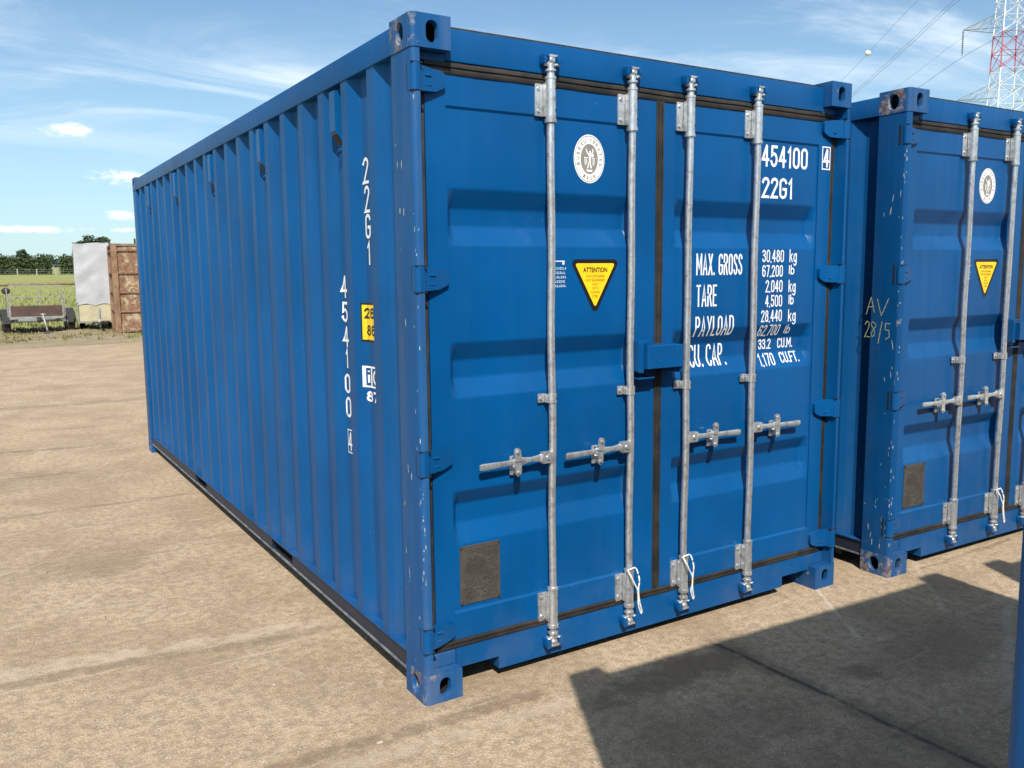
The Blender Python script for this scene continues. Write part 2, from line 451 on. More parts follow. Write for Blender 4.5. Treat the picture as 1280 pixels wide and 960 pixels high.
def text_bm(s, bold=0.0):
    cu = bpy.data.curves.new('t', 'FONT'); cu.body = s; cu.offset = bold; cu.resolution_u = 4
    ob = bpy.data.objects.new('t', cu); C.objects.link(ob)
    dg = bpy.context.evaluated_depsgraph_get()
    me = bpy.data.meshes.new_from_object(ob.evaluated_get(dg))
    bm = bmesh.new(); bm.from_mesh(me)
    bpy.data.objects.remove(ob); bpy.data.meshes.remove(me); bpy.data.curves.remove(cu)
    bmesh.ops.remove_doubles(bm, verts=bm.verts[:], dist=1e-5)
    return bm
# condensed stencil letters as strokes; each glyph: relative width, strokes in a unit box
def _arc(cx, cy, rx, ry, a0, a1, n=6):
    return [(cx + rx * math.cos(R(a0 + (a1 - a0) * i / n)), cy + ry * math.sin(R(a0 + (a1 - a0) * i / n))) for i in range(n + 1)]
_O = _arc(.5, .80, .5, .20, 0, 180) + _arc(.5, .20, .5, .20, 180, 360) + [(1, .80)]
GL = {
 '0': (1, [_O]), 'O': (1.05, [_O]),
 '1': (.5, [[(.1, .80), (.75, 1.0), (.75, 0)]]),
 '2': (1, [_arc(.5, .79, .5, .21, 175, -20) + [(.0, .0), (1, 0)]]),
 '3': (1, [_arc(.45, .78, .5, .22, 165, -90) + [(.3, .56)], [(.45, .56)] + _arc(.48, .28, .52, .28, 80, -165, 8)]),
 '4': (1.05, [[(.72, 0), (.72, .93)], [(.66, 1.0), (0, .30), (1.02, .30)]]),
 '5': (1, [[(.95, 1), (.12, 1), (.08, .55)] + _arc(.48, .32, .52, .32, 125, -160, 9)]),
 '6': (1, [_arc(.5, .78, .5, .22, 15, 180) + [(0, .3)], _arc(.5, .30, .5, .30, 180, -180, 14)]),
 '7': (.95, [[(0, 1), (1, 1), (.35, 0)]]),
 '8': (1, [_arc(.5, .775, .42, .225, -90, 270, 14), _arc(.5, .275, .5, .275, 90, 450, 14)]),
 'M': (1.5, [[(0, 0), (0, 1)], [(.02, 1), (.5, .30), (.98, 1)], [(1, 1), (1, 0)]]),
 'A': (1.15, [[(0, 0), (.5, 1), (1, 0)], [(.17, .28), (.83, .28)]]),
 'X': (1.1, [[(0, 0), (1, 1)], [(0, 1), (1, 0)]]),
 'G': (1.05, [_arc(.5, .80, .5, .20, 10, 180) + _arc(.5, .20, .5, .20, 180, 360) + [(1, .46), (.55, .46)]]),
 'R': (1.05, [[(0, 0), (0, 1)] + _arc(.55, .77, .45, .23, 90, -90) + [(0, .54)], [(.5, .54), (1, 0)]]),
 'S': (1, [_arc(.5, .78, .5, .22, 10, 245) + _arc(.5, .24, .5, .24, 60, -170)]),
 'T': (1, [[(0, 1), (1, 1)], [(.5, 1), (.5, 0)]]),
 'E': (.9, [[(1, 1), (0, 1), (0, 0), (1, 0)], [(0, .52), (.85, .52)]]),
 'P': (1, [[(0, 0), (0, 1)] + _arc(.55, .75, .45, .25, 90, -90) + [(0, .50)]]),
 'Y': (1.1, [[(0, 1), (.5, .45), (1, 1)], [(.5, .45), (.5, 0)]]),
 'L': (.85, [[(0, 1), (0, 0), (1, 0)]]),
 'D': (1.05, [[(0, 0), (0, 1)] + _arc(.45, .78, .55, .22, 90, 0) + _arc(.45, .22, .55, .22, 0, -90) + [(0, 0)]]),
 'C': (1.05, [_arc(.5, .80, .5, .20, 5, 180) + _arc(.5, .20, .5, .20, 180, 355)]),
 'U': (1.05, [[(0, 1)] + _arc(.5, .20, .5, .20, 180, 360) + [(1, 1)]]),
 'F': (.9, [[(1, 1), (0, 1), (0, 0)], [(0, .52), (.85, .52)]]),
 'k': (.9, [[(0, 1), (0, 0)], [(.9, .66), (0, .28)], [(.35, .42), (1, 0)]]),
 'g': (.9, [_arc(.5, .33, .5, .33, 0, 360, 12), [(1, .66), (1, -.12)] + _arc(.5, -.12, .5, .20, 0, -150)]),
 'l': (.3, [[(.5, 1), (.5, 0)]]),
 'b': (.9, [[(0, 1), (0, 0)], _arc(.5, .33, .5, .33, 180, -180, 12)]),
 'c': (.9, [_arc(.5, .5, .5, .5, 50, 310, 12)]),
 'i': (.3, [[(.5, .66), (.5, 0)], [(.5, .90), (.5, 1.0)]]),
 '.': (.38, [[(.6, 0), (.6, .04)]]), ',': (.35, [[(.6, .05), (.2, -.12)]]), ' ': (.45, []),
}
def glyph_text_into(mb, s, u0, u1, v0, v1, mapf, sw, gap=.24):
    """stroke letters with stroke width sw (metres) filling u0..u1; v0..v1 is the height of the capitals"""
    tot = sum(GL[c][0] for c in s) + gap * (len(s) - 1)
    # width units -> metres, leaving one stroke width
    k = (u1 - u0 - sw * sum(1 for c in s if GL[c][0] > .4)) / tot
    bm = bmesh.new(); x = u0; lay_ = 0
    for ch in s:
        wd, strokes = GL[ch]
        thin = wd <= .4
        x0, x1 = (x, x + wd * k) if thin else (x + sw / 2, x + sw / 2 + wd * k)
        for st in strokes:
            lay_ += 1
            closed = len(st) > 6 and abs(st[0][0] - st[-1][0]) + abs(st[0][1] - st[-1][1]) < 1e-3
            P = [Vector((x0 + (x1 - x0) * p[0], v0 + sw / 2 + (v1 - v0 - sw) * p[1])) for p in st]
            Q = [P[0]]
            for p in P[1:]:
                if (p - Q[-1]).length > 1e-5: Q.append(p)
            P = Q[:-1] if closed else Q
            n = len(P)
            if n < 2: continue
            def dirv(a, b): d = (P[b % n] - P[a % n]); return d.normalized()
            Lf, Rt = [], []
            for i in range(n):
                if closed or 0 < i < n - 1:
                    a, b = dirv(i - 1, i), dirv(i, i + 1)
                    t = (a + b)
                    t = t.normalized() if t.length > 1e-6 else a
                    c_ = max(.45, t.dot(a)); ext = 0
                else:
                    t = dirv(0, 1) if i == 0 else dirv(n - 2, n - 1); c_ = 1
                nn = Vector((-t.y, t.x)) * (sw / 2 / c_)
                p = P[i].copy()
                if not closed and i == 0: p -= t * sw * .5 * (0 if thin and ch != '.' else 1)
                if not closed and i == n - 1: p += t * sw * .5 * (0 if thin and ch != '.' else 1)
                Lf.append(bm.verts.new((*(p + nn), lay_ * 2e-5))); Rt.append(bm.verts.new((*(p - nn), lay_ * 2e-5)))
            for i in range(n if closed else n - 1):
                j = (i + 1) % n
                bm.faces.new((Lf[i], Lf[j], Rt[j], Rt[i]))
        x += wd * k + (0 if thin else sw) + gap * k
    cuts = getattr(mapf, 'cuts', ((), ()))
    for ax in (0, 1):
        for q in cuts[ax]:
            bmesh.ops.bisect_plane(bm, geom=bm.verts[:] + bm.edges[:] + bm.faces[:], plane_co=(q, q, 0), plane_no=(1, 0, 0) if ax == 0 else (0, 1, 0))
    ax = getattr(mapf, 'axis', 1); vm = {}
    for v in bm.verts:
        p = list(mapf(v.co.x, v.co.y)); p[ax] -= v.co.z; vm[v] = mb.bm.verts.new(p)
    for f in bm.faces:
        nf = mb.bm.faces.new([vm[v] for v in f.verts]); nf.material_index = mb.mi
    bm.free()
def text_into(mb, s, u0, u1, v0, v1, mapf, bold=.02, mirror=False):
    """letters scaled to fill the box u0..u1 x v0..v1, mapf turns (u, v) into a point"""
    bm = text_bm(s, bold)
    xs = [v.co.x for v in bm.verts]; ys = [v.co.y for v in bm.verts]
    a, b, c, d = min(xs), max(xs), min(ys), max(ys)
    for v in bm.verts:
        v.co = (u0 + (v.co.x - a) / (b - a) * (u1 - u0), v0 + (v.co.y - c) / (d - c) * (v1 - v0), 0)
    cuts = getattr(mapf, 'cuts', ((), ()))
    for ax in (0, 1):
        for k in cuts[ax]:
            no = (1, 0, 0) if ax == 0 else (0, 1, 0)
            bmesh.ops.bisect_plane(bm, geom=bm.verts[:] + bm.edges[:] + bm.faces[:], plane_co=(k, k, 0), plane_no=no)
    vm = {v: mb.bm.verts.new(mapf(v.co.x, v.co.y)) for v in bm.verts}
    for f in bm.faces:
        try:
            nf = mb.bm.faces.new([vm[v] for v in f.verts]); nf.material_index = mb.mi
        except ValueError: pass
    bm.free()

# ------------------------------------------------------------------ container
W, L, H = 2.438, 6.058, 2.591
CX, CY, CZ = .162, .178, .118

def stadium(th, a, b):
    c, s_ = math.cos(th), math.sin(th)
    if abs(c) > 1e-9:
        t = a / abs(c)
        if abs(t * s_) <= b - a: return t * c, t * s_
    k = (b - a) * (1 if s_ > 0 else -1)
    # ray / circle centred (0,k) radius a
    B = -2 * s_ * k; Cc = k * k - a * a
    t = (-B + math.sqrt(max(0, B * B - 4 * Cc))) / 2
    return t * c, t * s_

def holed_plate(mb, o, u, v, n, w_, h_, hc, a, b, depth=.09):
    """rectangle at o spanned by u*w_, v*h_, with an oval hole (half sizes a, b) centred hc; n points inwards"""
    o, u, v, n = Vector(o), Vector(u), Vector(v), Vector(n)
    cx, cy = hc
    corners = [math.atan2(y - cy, x - cx) for x in (0, w_) for y in (0, h_)]
    ths = sorted([2 * math.pi * i / 32 - math.pi + .05 for i in range(32)] + corners)
    inn, out = [], []
    for th in ths:
        sx, sy = stadium(th, a, b)
        inn.append((cx + sx, cy + sy))
        c, s_ = math.cos(th), math.sin(th)
        ts = []
        if abs(c) > 1e-9: ts.append(((w_ - cx) if c > 0 else -cx) / c)
        if abs(s_) > 1e-9: ts.append(((h_ - cy) if s_ > 0 else -cy) / s_)
        t = min(x for x in ts if x > 0)
        out.append((cx + t * c, cy + t * s_))
    k = len(ths)
    def V(p, d=0): return mb.bm.verts.new(o + u * p[0] + v * p[1] + n * d)
    O = [V(p) for p in out]; I = [V(p) for p in inn]
    ins = [(cx + (p[0] - cx) * .93, cy + (p[1] - cy) * .95) for p in inn]
    J = [V(p, .004) for p in ins]; K = [V(p, .028) for p in ins]
    wide = [(cx + (p[0] - cx) * 1.35, cy + (p[1] - cy) * 1.0) for p in inn]
    Lw = [V(p, .030) for p in wide]; E = [V(p, depth) for p in wide]
    mi = mb.mi
    for A, B, m in ((O, I, mi), (I, J, mi), (J, K, mi), (K, Lw, 1), (Lw, E, 1)):
        for i in range(k):
            f = mb.bm.faces.new((A[i], A[(i + 1) % k], B[(i + 1) % k], B[i])); f.material_index = m
    f = mb.bm.faces.new(E); f.material_index = 1

def casting(parent, right, back, top, m, label=None):
    mb = MB()
    r = .020
    # front (y=0), side (x=0), horizontal (z=0) outer faces, canonical front-left-bottom
    holed_plate(mb, (r, 0, 0), (1, 0, 0), (0, 0, 1), (0, 1, 0), CX - r, CZ, (.080 - r + .006, .060), .0255, .0395)
    holed_plate(mb, (0, r, 0), (0, 1, 0), (0, 0, 1), (1, 0, 0), CY - r, CZ, (.089 - r + .004, .060), .0315, .0400)
    # rounded upright edge
    N = 5
    pts = [(r - r * math.cos(i * math.pi / 2 / N), r - r * math.sin(i * math.pi / 2 / N)) for i in range(N + 1)]
    for p, q in zip(pts, pts[1:]): mb.quad((*p, 0), (*q, 0), (*q, CZ), (*p, CZ))
    # outer horizontal face, a little rounded at its rim, and inner faces
    poly = [(x, y) for x, y in pts] + [(CX, 0), (CX, CY), (0, CY)]
    for z in (0, CZ):
        f = mb.bm.faces.new([mb.bm.verts.new((x, y, z)) for x, y in poly])
    mb.quad((CX, 0, 0), (CX, CY, 0), (CX, CY, CZ), (CX, 0, CZ))
    mb.quad((0, CY, 0), (CX, CY, 0), (CX, CY, CZ), (0, CY, CZ))
    # flat dark patch standing in for the shaded hole on the outer horizontal face
    mb.mi = 1
    hp = [(CX / 2 + stadium(2 * math.pi * i / 20 + .01, .03, .06)[0], CY / 2 + stadium(2 * math.pi * i / 20 + .01, .03, .06)[1], -.0012) for i in range(20)]
    mb.bm.faces.new([mb.bm.verts.new(p) for p in hp])
    bmesh.ops.remove_doubles(mb.bm, verts=mb.bm.verts[:], dist=1e-5)
    for v in mb.bm.verts:
        if right: v.co.x = W - v.co.x
        if back: v.co.y = L - v.co.y
        if top: v.co.z = H - v.co.z
    o = mb.build('corner_casting', [m, 'dark'], parent, smooth=35)
    if label: o['label'] = label
    return o

SX0, SX1 = .006, .042       # outer and inner planes of the corrugated side
def side_breaks():
    br = [(.170, SX1), (.28, SX1)]
    k = 0
    while .35 + .28 * k < 5.75:
        y = .35 + .28 * k
        br += [(y, SX0), (y + .07, SX0), (y + .14, SX1), (y + .21, SX1)]
        k += 1
    br[-1] = (5.89, SX1)
    return br
SB = side_breaks()
def side_x(y):
    for (a, xa), (b, xb) in zip(SB, SB[1:]):
        if a <= y <= b: return xa + (xb - xa) * (y - a) / max(b - a, 1e-6)
    return SX1
GZ = [(1.992, 1.918, 1.851, 1.778), (1.405, 1.334, 1.263, 1.187), (.816, .756, .680, .600)]
PANELS = [(.166, 1.079), (1.307, 2.267)]
PZ0, PZ1 = .330, 2.283
PY = .067; GD = .038; ER = .034
def _sm(t):                       # ramp 0..1 with rounded ends
    k = .10
    if t <= -k: return 0.0
    if t < k: return (t + k) ** 2 / (4 * k)
    if t <= 1 - k: return t
    if t < 1 + k: return 1 - (1 + k - t) ** 2 / (4 * k)
    return 1.0
def door_y(x, z):
    for a, b in PANELS:
        if a <= x <= b:
            for t1, f1, f0, b0 in GZ:
                if b0 - .01 <= z <= t1 + .01:
                    dz = min(_sm((t1 - z) / (t1 - f1)), _sm((z - b0) / (f0 - b0)))
                    dx = min(1.0, _sm((x - a) / ER) if x > a + .001 else 0, _sm((b - x) / ER) if x < b - .001 else 0)
                    return PY + GD * dz * dx
            return PY
    return .060
def door_map(off):
    def f(x, z): return (x, door_y(x, z) - off, z)
    f.cuts = ((), [z + q for g in GZ for z in g for q in (-.007, -.0035, 0, .0035, .007)])
    return f
def side_map(off):
    def f(u, z): return (side_x(-u) - off, -u, z)           # u = -y so that letters read from outside
    f.cuts = ([-y for y, _ in SB[:30]], ()); f.axis = 0
    return f

def gasket_strip(parent, x0, x1, z0, z1, y=.052):
    mb = MB()
    if (x1 - x0) > (z1 - z0):     # horizontal: two lips along x with sag
        n = 40
        h = z1 - z0
        prof = [(.068, 0), (y + .004, .0), (y, h * .16), (y + .001, h * .42), (y + .008, h * .5), (y + .001, h * .58), (y, h * .86), (y + .005, h), (.068, h)]
        rings = []
        for i in range(n + 1):
            x = x0 + (x1 - x0) * i / n
            wv = .0022 * noise.noise((x * 5, z0 * 3, 1)); wy = .0018 * noise.noise((x * 14, z0 * 3, 5))
            rings.append([mb.bm.verts.new((x, p[0] + wy, z0 + p[1] + wv)) for p in prof])
    else:
        n = 60
        h = x1 - x0
        prof = [(.068, 0), (y + .004, 0), (y, h * .16), (y + .001, h * .42), (y + .009, h * .5), (y + .001, h * .58), (y, h * .86), (y + .005, h), (.068, h)]
        rings = []
        for i in range(n + 1):
            z = z0 + (z1 - z0) * i / n
            wv = .0018 * noise.noise((z * 5, x0 * 3, 1)); wy = .0018 * noise.noise((z * 14, x0 * 3, 5))
            rings.append([mb.bm.verts.new((x0 + p[1] + wv, p[0] + wy, z)) for p in prof])
    k = len(rings[0])
    for A, B in zip(rings, rings[1:]):
        for i in range(k - 1): mb.bm.faces.new((A[i], A[i + 1], B[i + 1], B[i]))
    return mb.build('gasket', 'rubber', parent, smooth=50)

def make_container(loc, yaw, opt):
    root = empty('shipping_container', loc, yaw)
    mp, ms, mpo = opt['paint'], opt['side'], opt['post']
    casts = opt['casts']
    for right in (0, 1):
        for back in (0, 1):
            for top in (0, 1):
                casting(root, right, back, top, casts.get((right, back, top), 'cast3'), opt.get('cast_labels', {}).get((right, back, top)))
    # ---- corner posts
    arc = [(.003 + .018 - .018 * math.cos(i * math.pi / 8), .003 + .018 - .018 * math.sin(i * math.pi / 8)) for i in range(5)]
    prof = [(.003, .176)] + arc + [(.036, .003), (.036, .052), (.044, .074), (.070, .080), (.070, .13), (.03, .13), (.03, .176)]
    for right in (0, 1):
        pl = [((W - x) if right else x, y) for x, y in prof]
        MB().prism(pl, 2, CZ - .0005, H - CZ + .0005).build('corner_post', [mpo if not right else mp], root, smooth=30)
        x0, x1 = (W - .165, W - .003) if right else (.003, .165)
        MB().box(x0, x1, L - .172, L - .003, CZ, H - CZ, .008, 2).build('corner_post', ms, root, smooth=30)
    # ---- side walls
    for right in (0, 1):
        mb = MB()
        zz_ = [.164, .8, 1.6, 2.476]
        cols = []
        for i, (y, x) in enumerate(SB):
            cols.append([mb.bm.verts.new(((W - x) if right else x, y, z)) for z in zz_])
        for A, B in zip(cols, cols[1:]):
            for i in range(len(zz_) - 1): mb.bm.faces.new((A[i], A[i + 1], B[i + 1], B[i]))
        o = mb.build('side_wall', ms, root, recalc=False)
        be = o.modifiers.new('soft_bends', 'BEVEL'); be.width = .0035; be.segments = 2; be.limit_method = 'ANGLE'; be.angle_limit = R(20)
        o.data.shade_smooth(); o.data.set_sharp_from_angle(angle=R(25))
        sx = (lambda a, b: (W - b, W - a)) if right else (lambda a, b: (a, b))
        # top rail
        a, b = sx(.001, .061)
        MB().box(a, b, CY, L - CY, 2.474, 2.572, .005, 2).build('top_rail', ms, root, smooth=30)
        # bottom rail: web, flanges, fork pocket openings
        mb = MB()
        spans = [(CY, 1.66), (2.04, 3.68), (4.04, L - CY)]
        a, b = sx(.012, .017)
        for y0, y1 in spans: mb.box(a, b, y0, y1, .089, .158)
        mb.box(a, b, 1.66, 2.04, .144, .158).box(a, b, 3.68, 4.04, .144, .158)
        mb.mi = 1
        a, b = sx(.003, .047); mb.box(a, b, CY, L - CY, .160, .166)
        mb.mi = 2
        a, b = sx(.006, .017); mb.box(a, b, CY, L - CY, .080, .0885)
        mb.mi = 0
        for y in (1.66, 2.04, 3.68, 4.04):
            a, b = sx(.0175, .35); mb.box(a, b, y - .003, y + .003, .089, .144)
        a, b = sx(.0175, .339)
        mb.mi = 3; mb.box(a, b, 1.664, 2.036, .081, .0880).box(a, b, 3.684, 4.036, .081, .0880)  # added dark floor plates hide the sunlit ground below the pockets
        a, b = sx(.34, .349)
        mb.mi = 3; mb.box(a, b, 1.664, 2.036, .084, .144).box(a, b, 3.684, 4.036, .084, .144)  # dark back plates put the pocket's inner shade into the colour
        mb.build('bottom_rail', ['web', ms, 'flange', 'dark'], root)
        # ventilators
        for k in range(5):
            y0 = .748 + 1.12 * k
            mb = MB()
            f = (lambda x: W - x) if right else (lambda x: x)
            poly = [(-.004, 2.285), (-.004, 2.452), (.041, 2.452), (.041, 2.235), (.030, 2.235)]
            mb.prism([(f(x), z) for x, z in poly], 1, y0, y0 + .062)
            v = mb.build('ventilator', mp, root, smooth=20)
            if not right:
                mb = MB()
                mb.quad((.004, y0 + .003, 2.271), (.004, y0 + .059, 2.271), (.0285, y0 + .059, 2.2335), (.0285, y0 + .003, 2.2335))
                mb.build('grille', 'under', v)
                MB().tube([(.036, y0 + .01, 2.215), (.018, y0 + .012, 2.205), (.016, y0 + .03, 2.195), (.034, y0 + .045, 2.205)], .005, 6).build('lashing_ring', mp, v, smooth=40)
    # ---- roof, floor, rear end
    mb = MB(); mb.box(.061, W - .061, .12, L - .10, 2.545, 2.560)
    for k in range(18):
        y = .35 + k * .31
        mb.box(.16, W - .16, y, y + .12, 2.5602, 2.574, .008)
    mb.build('roof', mp, root)
    mb = MB(); mb.box(.052, W - .052, .11, L - .06, .125, .156)
    for k in range(16): mb.box(.056, W - .056, .35 + k * .35, .39 + k * .35, .03, .1245)
    mb.build('floor', 'under', root)
    mb = MB()
    xs = []
    k = 0; x = .165
    while x < W - .30:
        xs += [(x, .045), (x + .09, .045), (x + .14, .005), (x + .23, .005)]; x += .28
    xs += [(W - .165, .045)]
    A = [mb.bm.verts.new((x, L - d, .164)) for x, d in xs]; B = [mb.bm.verts.new((x, L - d, 2.476)) for x, d in xs]
    for i in range(len(xs) - 1): mb.bm.faces.new((A[i], A[i + 1], B[i + 1], B[i]))
    mb.build('end_wall', ms, root)
    MB().box(CX, W - CX, L - .065, L - .003, 2.474, 2.572, .004).build('rear_header', ms, root)
    MB().box(CX, W - CX, L - .07, L - .003, .05, .1635, .004).build('rear_sill', ms, root)
    # ---- door header and sill
    mb = MB()
    mb.box(CX, W - CX, .050, .120, 2.450, 2.566, .004, 2)
    mb.box(.0705, W - .0705, .0805, .119, 2.40, 2.449)
    mb.mi = 1; mb.box(CX, W - CX, .056, .12, 2.5665, 2.5735)
    mb.build('door_header', [mp, 'under'], root, smooth=30)
    mb = MB()
    zb, zt, zn = .044, .178, .098
    x_ = [CX, .362, W - .362, W - CX]
    P = [(x_[0], zn), (x_[1], zn), (x_[1], zb), (x_[2], zb), (x_[2], zn), (x_[3], zn), (x_[3], zt), (x_[0], zt)]
    mb.prism(P, 1, .050, .056)
    mb.box(.0705, W - .0705, .0805, .14, .125, .174)
    for s_, e_ in ((CX + .001, .362), (W - .362, W - CX - .001)):
        mb.box(s_, e_, .0562, .42, zn, zn + .005)
    mb.box(.362, .367, .0562, .42, zb, zn - .0005); mb.box(W - .367, W - .362, .0562, .42, zb, zn - .0005)
    mb.box(.368, W - .368, .0562, .075, zb, zb + .005)
    mb.build('door_sill', mp, root)
    # ledge where the sill meets the casting top
    for right in (0, 1):
        a, b = (W - CX, W - .049) if right else (.049, CX)
        MB().box(a, b, .052, .080, CZ + .0005, .176, .003).build('sill_gusset', mpo if not right else mp, root)
        MB().box(a, b, .052, .080, H - CZ - .03, H - CZ - .0005, .002).build('header_gusset', mpo if not right else mp, root)
    # ---- doors
    LV = [(.080, 1.196), (1.240, W - .080)]
    Z0, Z1 = .212, 2.404
    doors = []
    for d, ((lx0, lx1), (pa, pb)) in enumerate(zip(LV, PANELS)):
        mb = MB()
        for bx in ((lx0, pa, Z0, Z1), (pb, lx1, Z0, Z1), (pa, pb, PZ1 + .010, Z1), (pa, pb, Z0, PZ0 - .010)):
            mb.box(bx[0], bx[1], .060, .100, bx[2], bx[3])
        door = mb.build('door', mp, root)
        mb = MB()
        mb.quad((pa, .060, PZ0 - .010), (pb, .060, PZ0 - .010), (pb, PY, PZ0), (pa, PY, PZ0))
        mb.quad((pa, PY, PZ1), (pb, PY, PZ1), (pb, .060, PZ1 + .010), (pa, .060, PZ1 + .010))
        def around(v): return [v - .0075, v - .004, v, v + .004, v + .0075]
        gx = sorted({pa, pb} | {q for v in (pa + ER, pb - ER) for q in around(v)} | {pa + .002, pa + .005, pa + .009, pb - .002, pb - .005, pb - .009} | {pa + (pb - pa) * i / 9 for i in range(1, 9)})
        gz = sorted({PZ0, PZ1, (PZ0 + GZ[2][3]) / 2, (PZ1 + GZ[0][0]) / 2} | {q for g_ in GZ for v in g_ for q in around(v)})
        vv = [[mb.bm.verts.new((x, door_y(x, z), z)) for z in gz] for x in gx]
        for i in range(len(gx) - 1):
            for j in range(len(gz) - 1): mb.bm.faces.new((vv[i][j], vv[i + 1][j], vv[i + 1][j + 1], vv[i][j + 1]))
        mb.build('door_panel', mp, door, smooth=60, recalc=False)
        doors.append(door)
        # gaskets
        gasket_strip(door, lx0 - .002 if d == 0 else 1.2195, 1.2185 if d == 0 else lx1 + .002, Z1 + .0005, 2.449)
        gasket_strip(door, lx0 - .002 if d == 0 else 1.2195, 1.2185 if d == 0 else lx1 + .002, .1785, Z0 - .0005)
        if d == 0:
            gasket_strip(door, .0495, .0795, .20, 2.43, .060); gasket_strip(door, 1.1965, 1.2180, Z0, Z1, .054)
        else:
            gasket_strip(door, W - .0795, W - .0495, .20, 2.43, .060); gasket_strip(door, 1.2185, 1.2395, Z0, Z1, .054)
        # hinges
        fx = (lambda x: x) if d == 0 else (lambda x: W - x)
        for hz in opt['hinges']:
            mb = MB()
            mb.cyl((fx(.0225), .0215, hz - .047), (fx(.0225), .0215, hz + .047), .0225, n=18)
            mb.cyl((fx(.0225), .0215, hz - .053), (fx(.0225), .0215, hz + .053), .009, n=10)
            poly = [(.034, -.043), (.062, -.044), (.118, -.040), (.152, -.024), (.157, -.016), (.157, .026), (.148, .034), (.085, .043), (.034, .044)]
            A = [mb.bm.verts.new((fx(x), .012 + min(1, max(0, (x - .034) / .06)) * .030, hz + z)) for x, z in poly]
            B = [mb.bm.verts.new((fx(x), .030 + min(1, max(0, (x - .034) / .03)) * .029, hz + z)) for x, z in poly]
            n = len(poly)
            for i in range(n): mb.bm.faces.new((A[i], A[(i + 1) % n], B[(i + 1) % n], B[i]))
            mb.bm.faces.new(A); mb.bm.faces.new(B[::-1])
            # raised ribs on the strap
            for zz2 in (-.020, .014):
                mb.box(min(fx(.05), fx(.095)), max(fx(.05), fx(.095)), .028, .0405, hz + zz2 - .005, hz + zz2 + .005, .002)
            h = mb.build('hinge', mp, door, smooth=35)
            mb = MB()
            sl = opt['slot_shade']
            mb.box(min(fx(.0018), fx(.006)), max(fx(.0018), fx(.006)), .026 if sl > .03 else .042, .026 + sl, hz - .050, hz + .050)
            mb.box(min(fx(.002), fx(.048)), max(fx(.002), fx(.048)), .0012, .02, hz + .047, hz + .0505)
            mb.box(min(fx(.002), fx(.048)), max(fx(.002), fx(.048)), .0012, .02, hz - .0505, hz - .047)
            mb.build('slot_shade', 'dark', h)  # thin dark plates painted as the shade of open hinge slots
    # ---- locking bars
    for bi, bx in enumerate((.619, 1.036, 1.366, 1.793)):
        by = .029
        sg = -1 if bi < 2 else 1
        mb = MB()
        n = 40
        pts = [(bx + .0022 * math.sin(i * .5 + bi), by + .0015 * math.sin(i * .33), .150 + (2.455 - .150) * i / n) for i in range(n + 1)]
        mb.tube(pts, .0158, 16)
        bar = mb.build('locking_bar', 'galv', root, smooth=40)
        for zc, top in ((2.352, 1), (.265, 0)):
            mb = MB()
            mb.box(bx - .058, bx - .012, .052, .0598, zc - .066, zc + .060, .003, 2)
            mb.box(bx - .022, bx - .014, by, .050, zc - .068, zc + .062, .002)
            mb.box(bx + .014, bx + .021, by - .004, .055, zc - .066, zc + .060, .002)
            mb.cyl((bx, by, zc - .084), (bx, by, zc + .078), .0215, n=18)
            mb.cyl((bx, by, zc - .092), (bx, by, zc - .078), .0245, n=18)
            mb.cyl((bx, by, zc + .074), (bx, by, zc + .084), .0235, n=18)
            for q in (-.045, .040):
                mb.cyl((bx - .043, .053, zc + q), (bx - .043, .045, zc + q), .0068, n=8)
            mb.mi = 1
            for q in (-.045, .038): mb.cyl((bx + .0135, by - .0165, zc + q), (bx + .0150, by - .0185, zc + q), .0045, n=8)
            mb.build('bearing_bracket', ['galv', 'dark'], bar, smooth=35)
        mb = MB()
        zc = 1.158
        mb.box(bx - .052, bx - .014, .053, .0598, zc - .019, zc + .019, .003, 2)
        mb.cyl((bx, by, zc - .018), (bx, by, zc + .018), .0205, n=18)
        mb.box(bx - .022, bx - .015, by, .050, zc - .018, zc + .018, .001)
        mb.cyl((bx - .040, .054, zc), (bx - .040, .046, zc), .006, n=8)
        mb.mi = 1; mb.cyl((bx + .012, by - .0165, zc), (bx + .0135, by - .019, zc), .004, n=8)
        mb.build('guide_bracket', ['galv', 'dark'], bar, smooth=35)
        # cam ends and their keepers
        for zc, up in ((2.468, 1), (.140, -1)):
            mb = MB()
            mb.cyl((bx, by, zc - up * .045), (bx, by, zc + up * .030), .0165, .0140, n=14)
            mb.cyl((bx, by, zc - up * .012), (bx, by, zc - up * .004), .0225, n=14)
            mb.box(bx - .030, bx + .030, by - .010, by + .012, zc + up * .014 - .007, zc + up * .014 + .007, .003)
            mb.box(bx - .014, bx + .014, by - .018, by + .030, zc + up * .030 - .010, zc + up * .030 + .010, .004)
            mb.box(bx - .028, bx + .036, by - .014, by + .0, zc + up * .046 - .006, zc + up * .046 + .006, .003)
            for k, (qx, qz) in enumerate(((.034, .044), (.028, .014), (-.026, .012))):
                mb.ball((bx + qx, by - .010, zc + up * qz), .0075, 1.4, 1, .8, 8)
            mb.build('cam_end', 'galv', bar, smooth=40)
            mb = MB()
            zk = zc + up * .030
            mb.box(bx - .040, bx + .044, .042, .0502, zk - .022, zk + .024, .004, 2)
            mb.box(bx - .042, bx - .026, .008, .044, zk - .018, zk + .020, .006, 2)
            mb.box(bx + .022, bx + .038, .006, .044, zk - .016, zk + .020, .006, 2)
            mb.box(bx - .040, bx - .016, .008, .022, zk + up * .014 - .008, zk + up * .014 + .008, .003)
            mb.build('cam_keeper', mp, bar, smooth=35)
        # handle with its hub and catch
        hz = opt['handle_z'][bi]; tilt = opt['handle_tilt'][bi]
        mb = MB()
        def hp(u, dz, y): return (bx + sg * u, y, hz + dz - tilt * u)
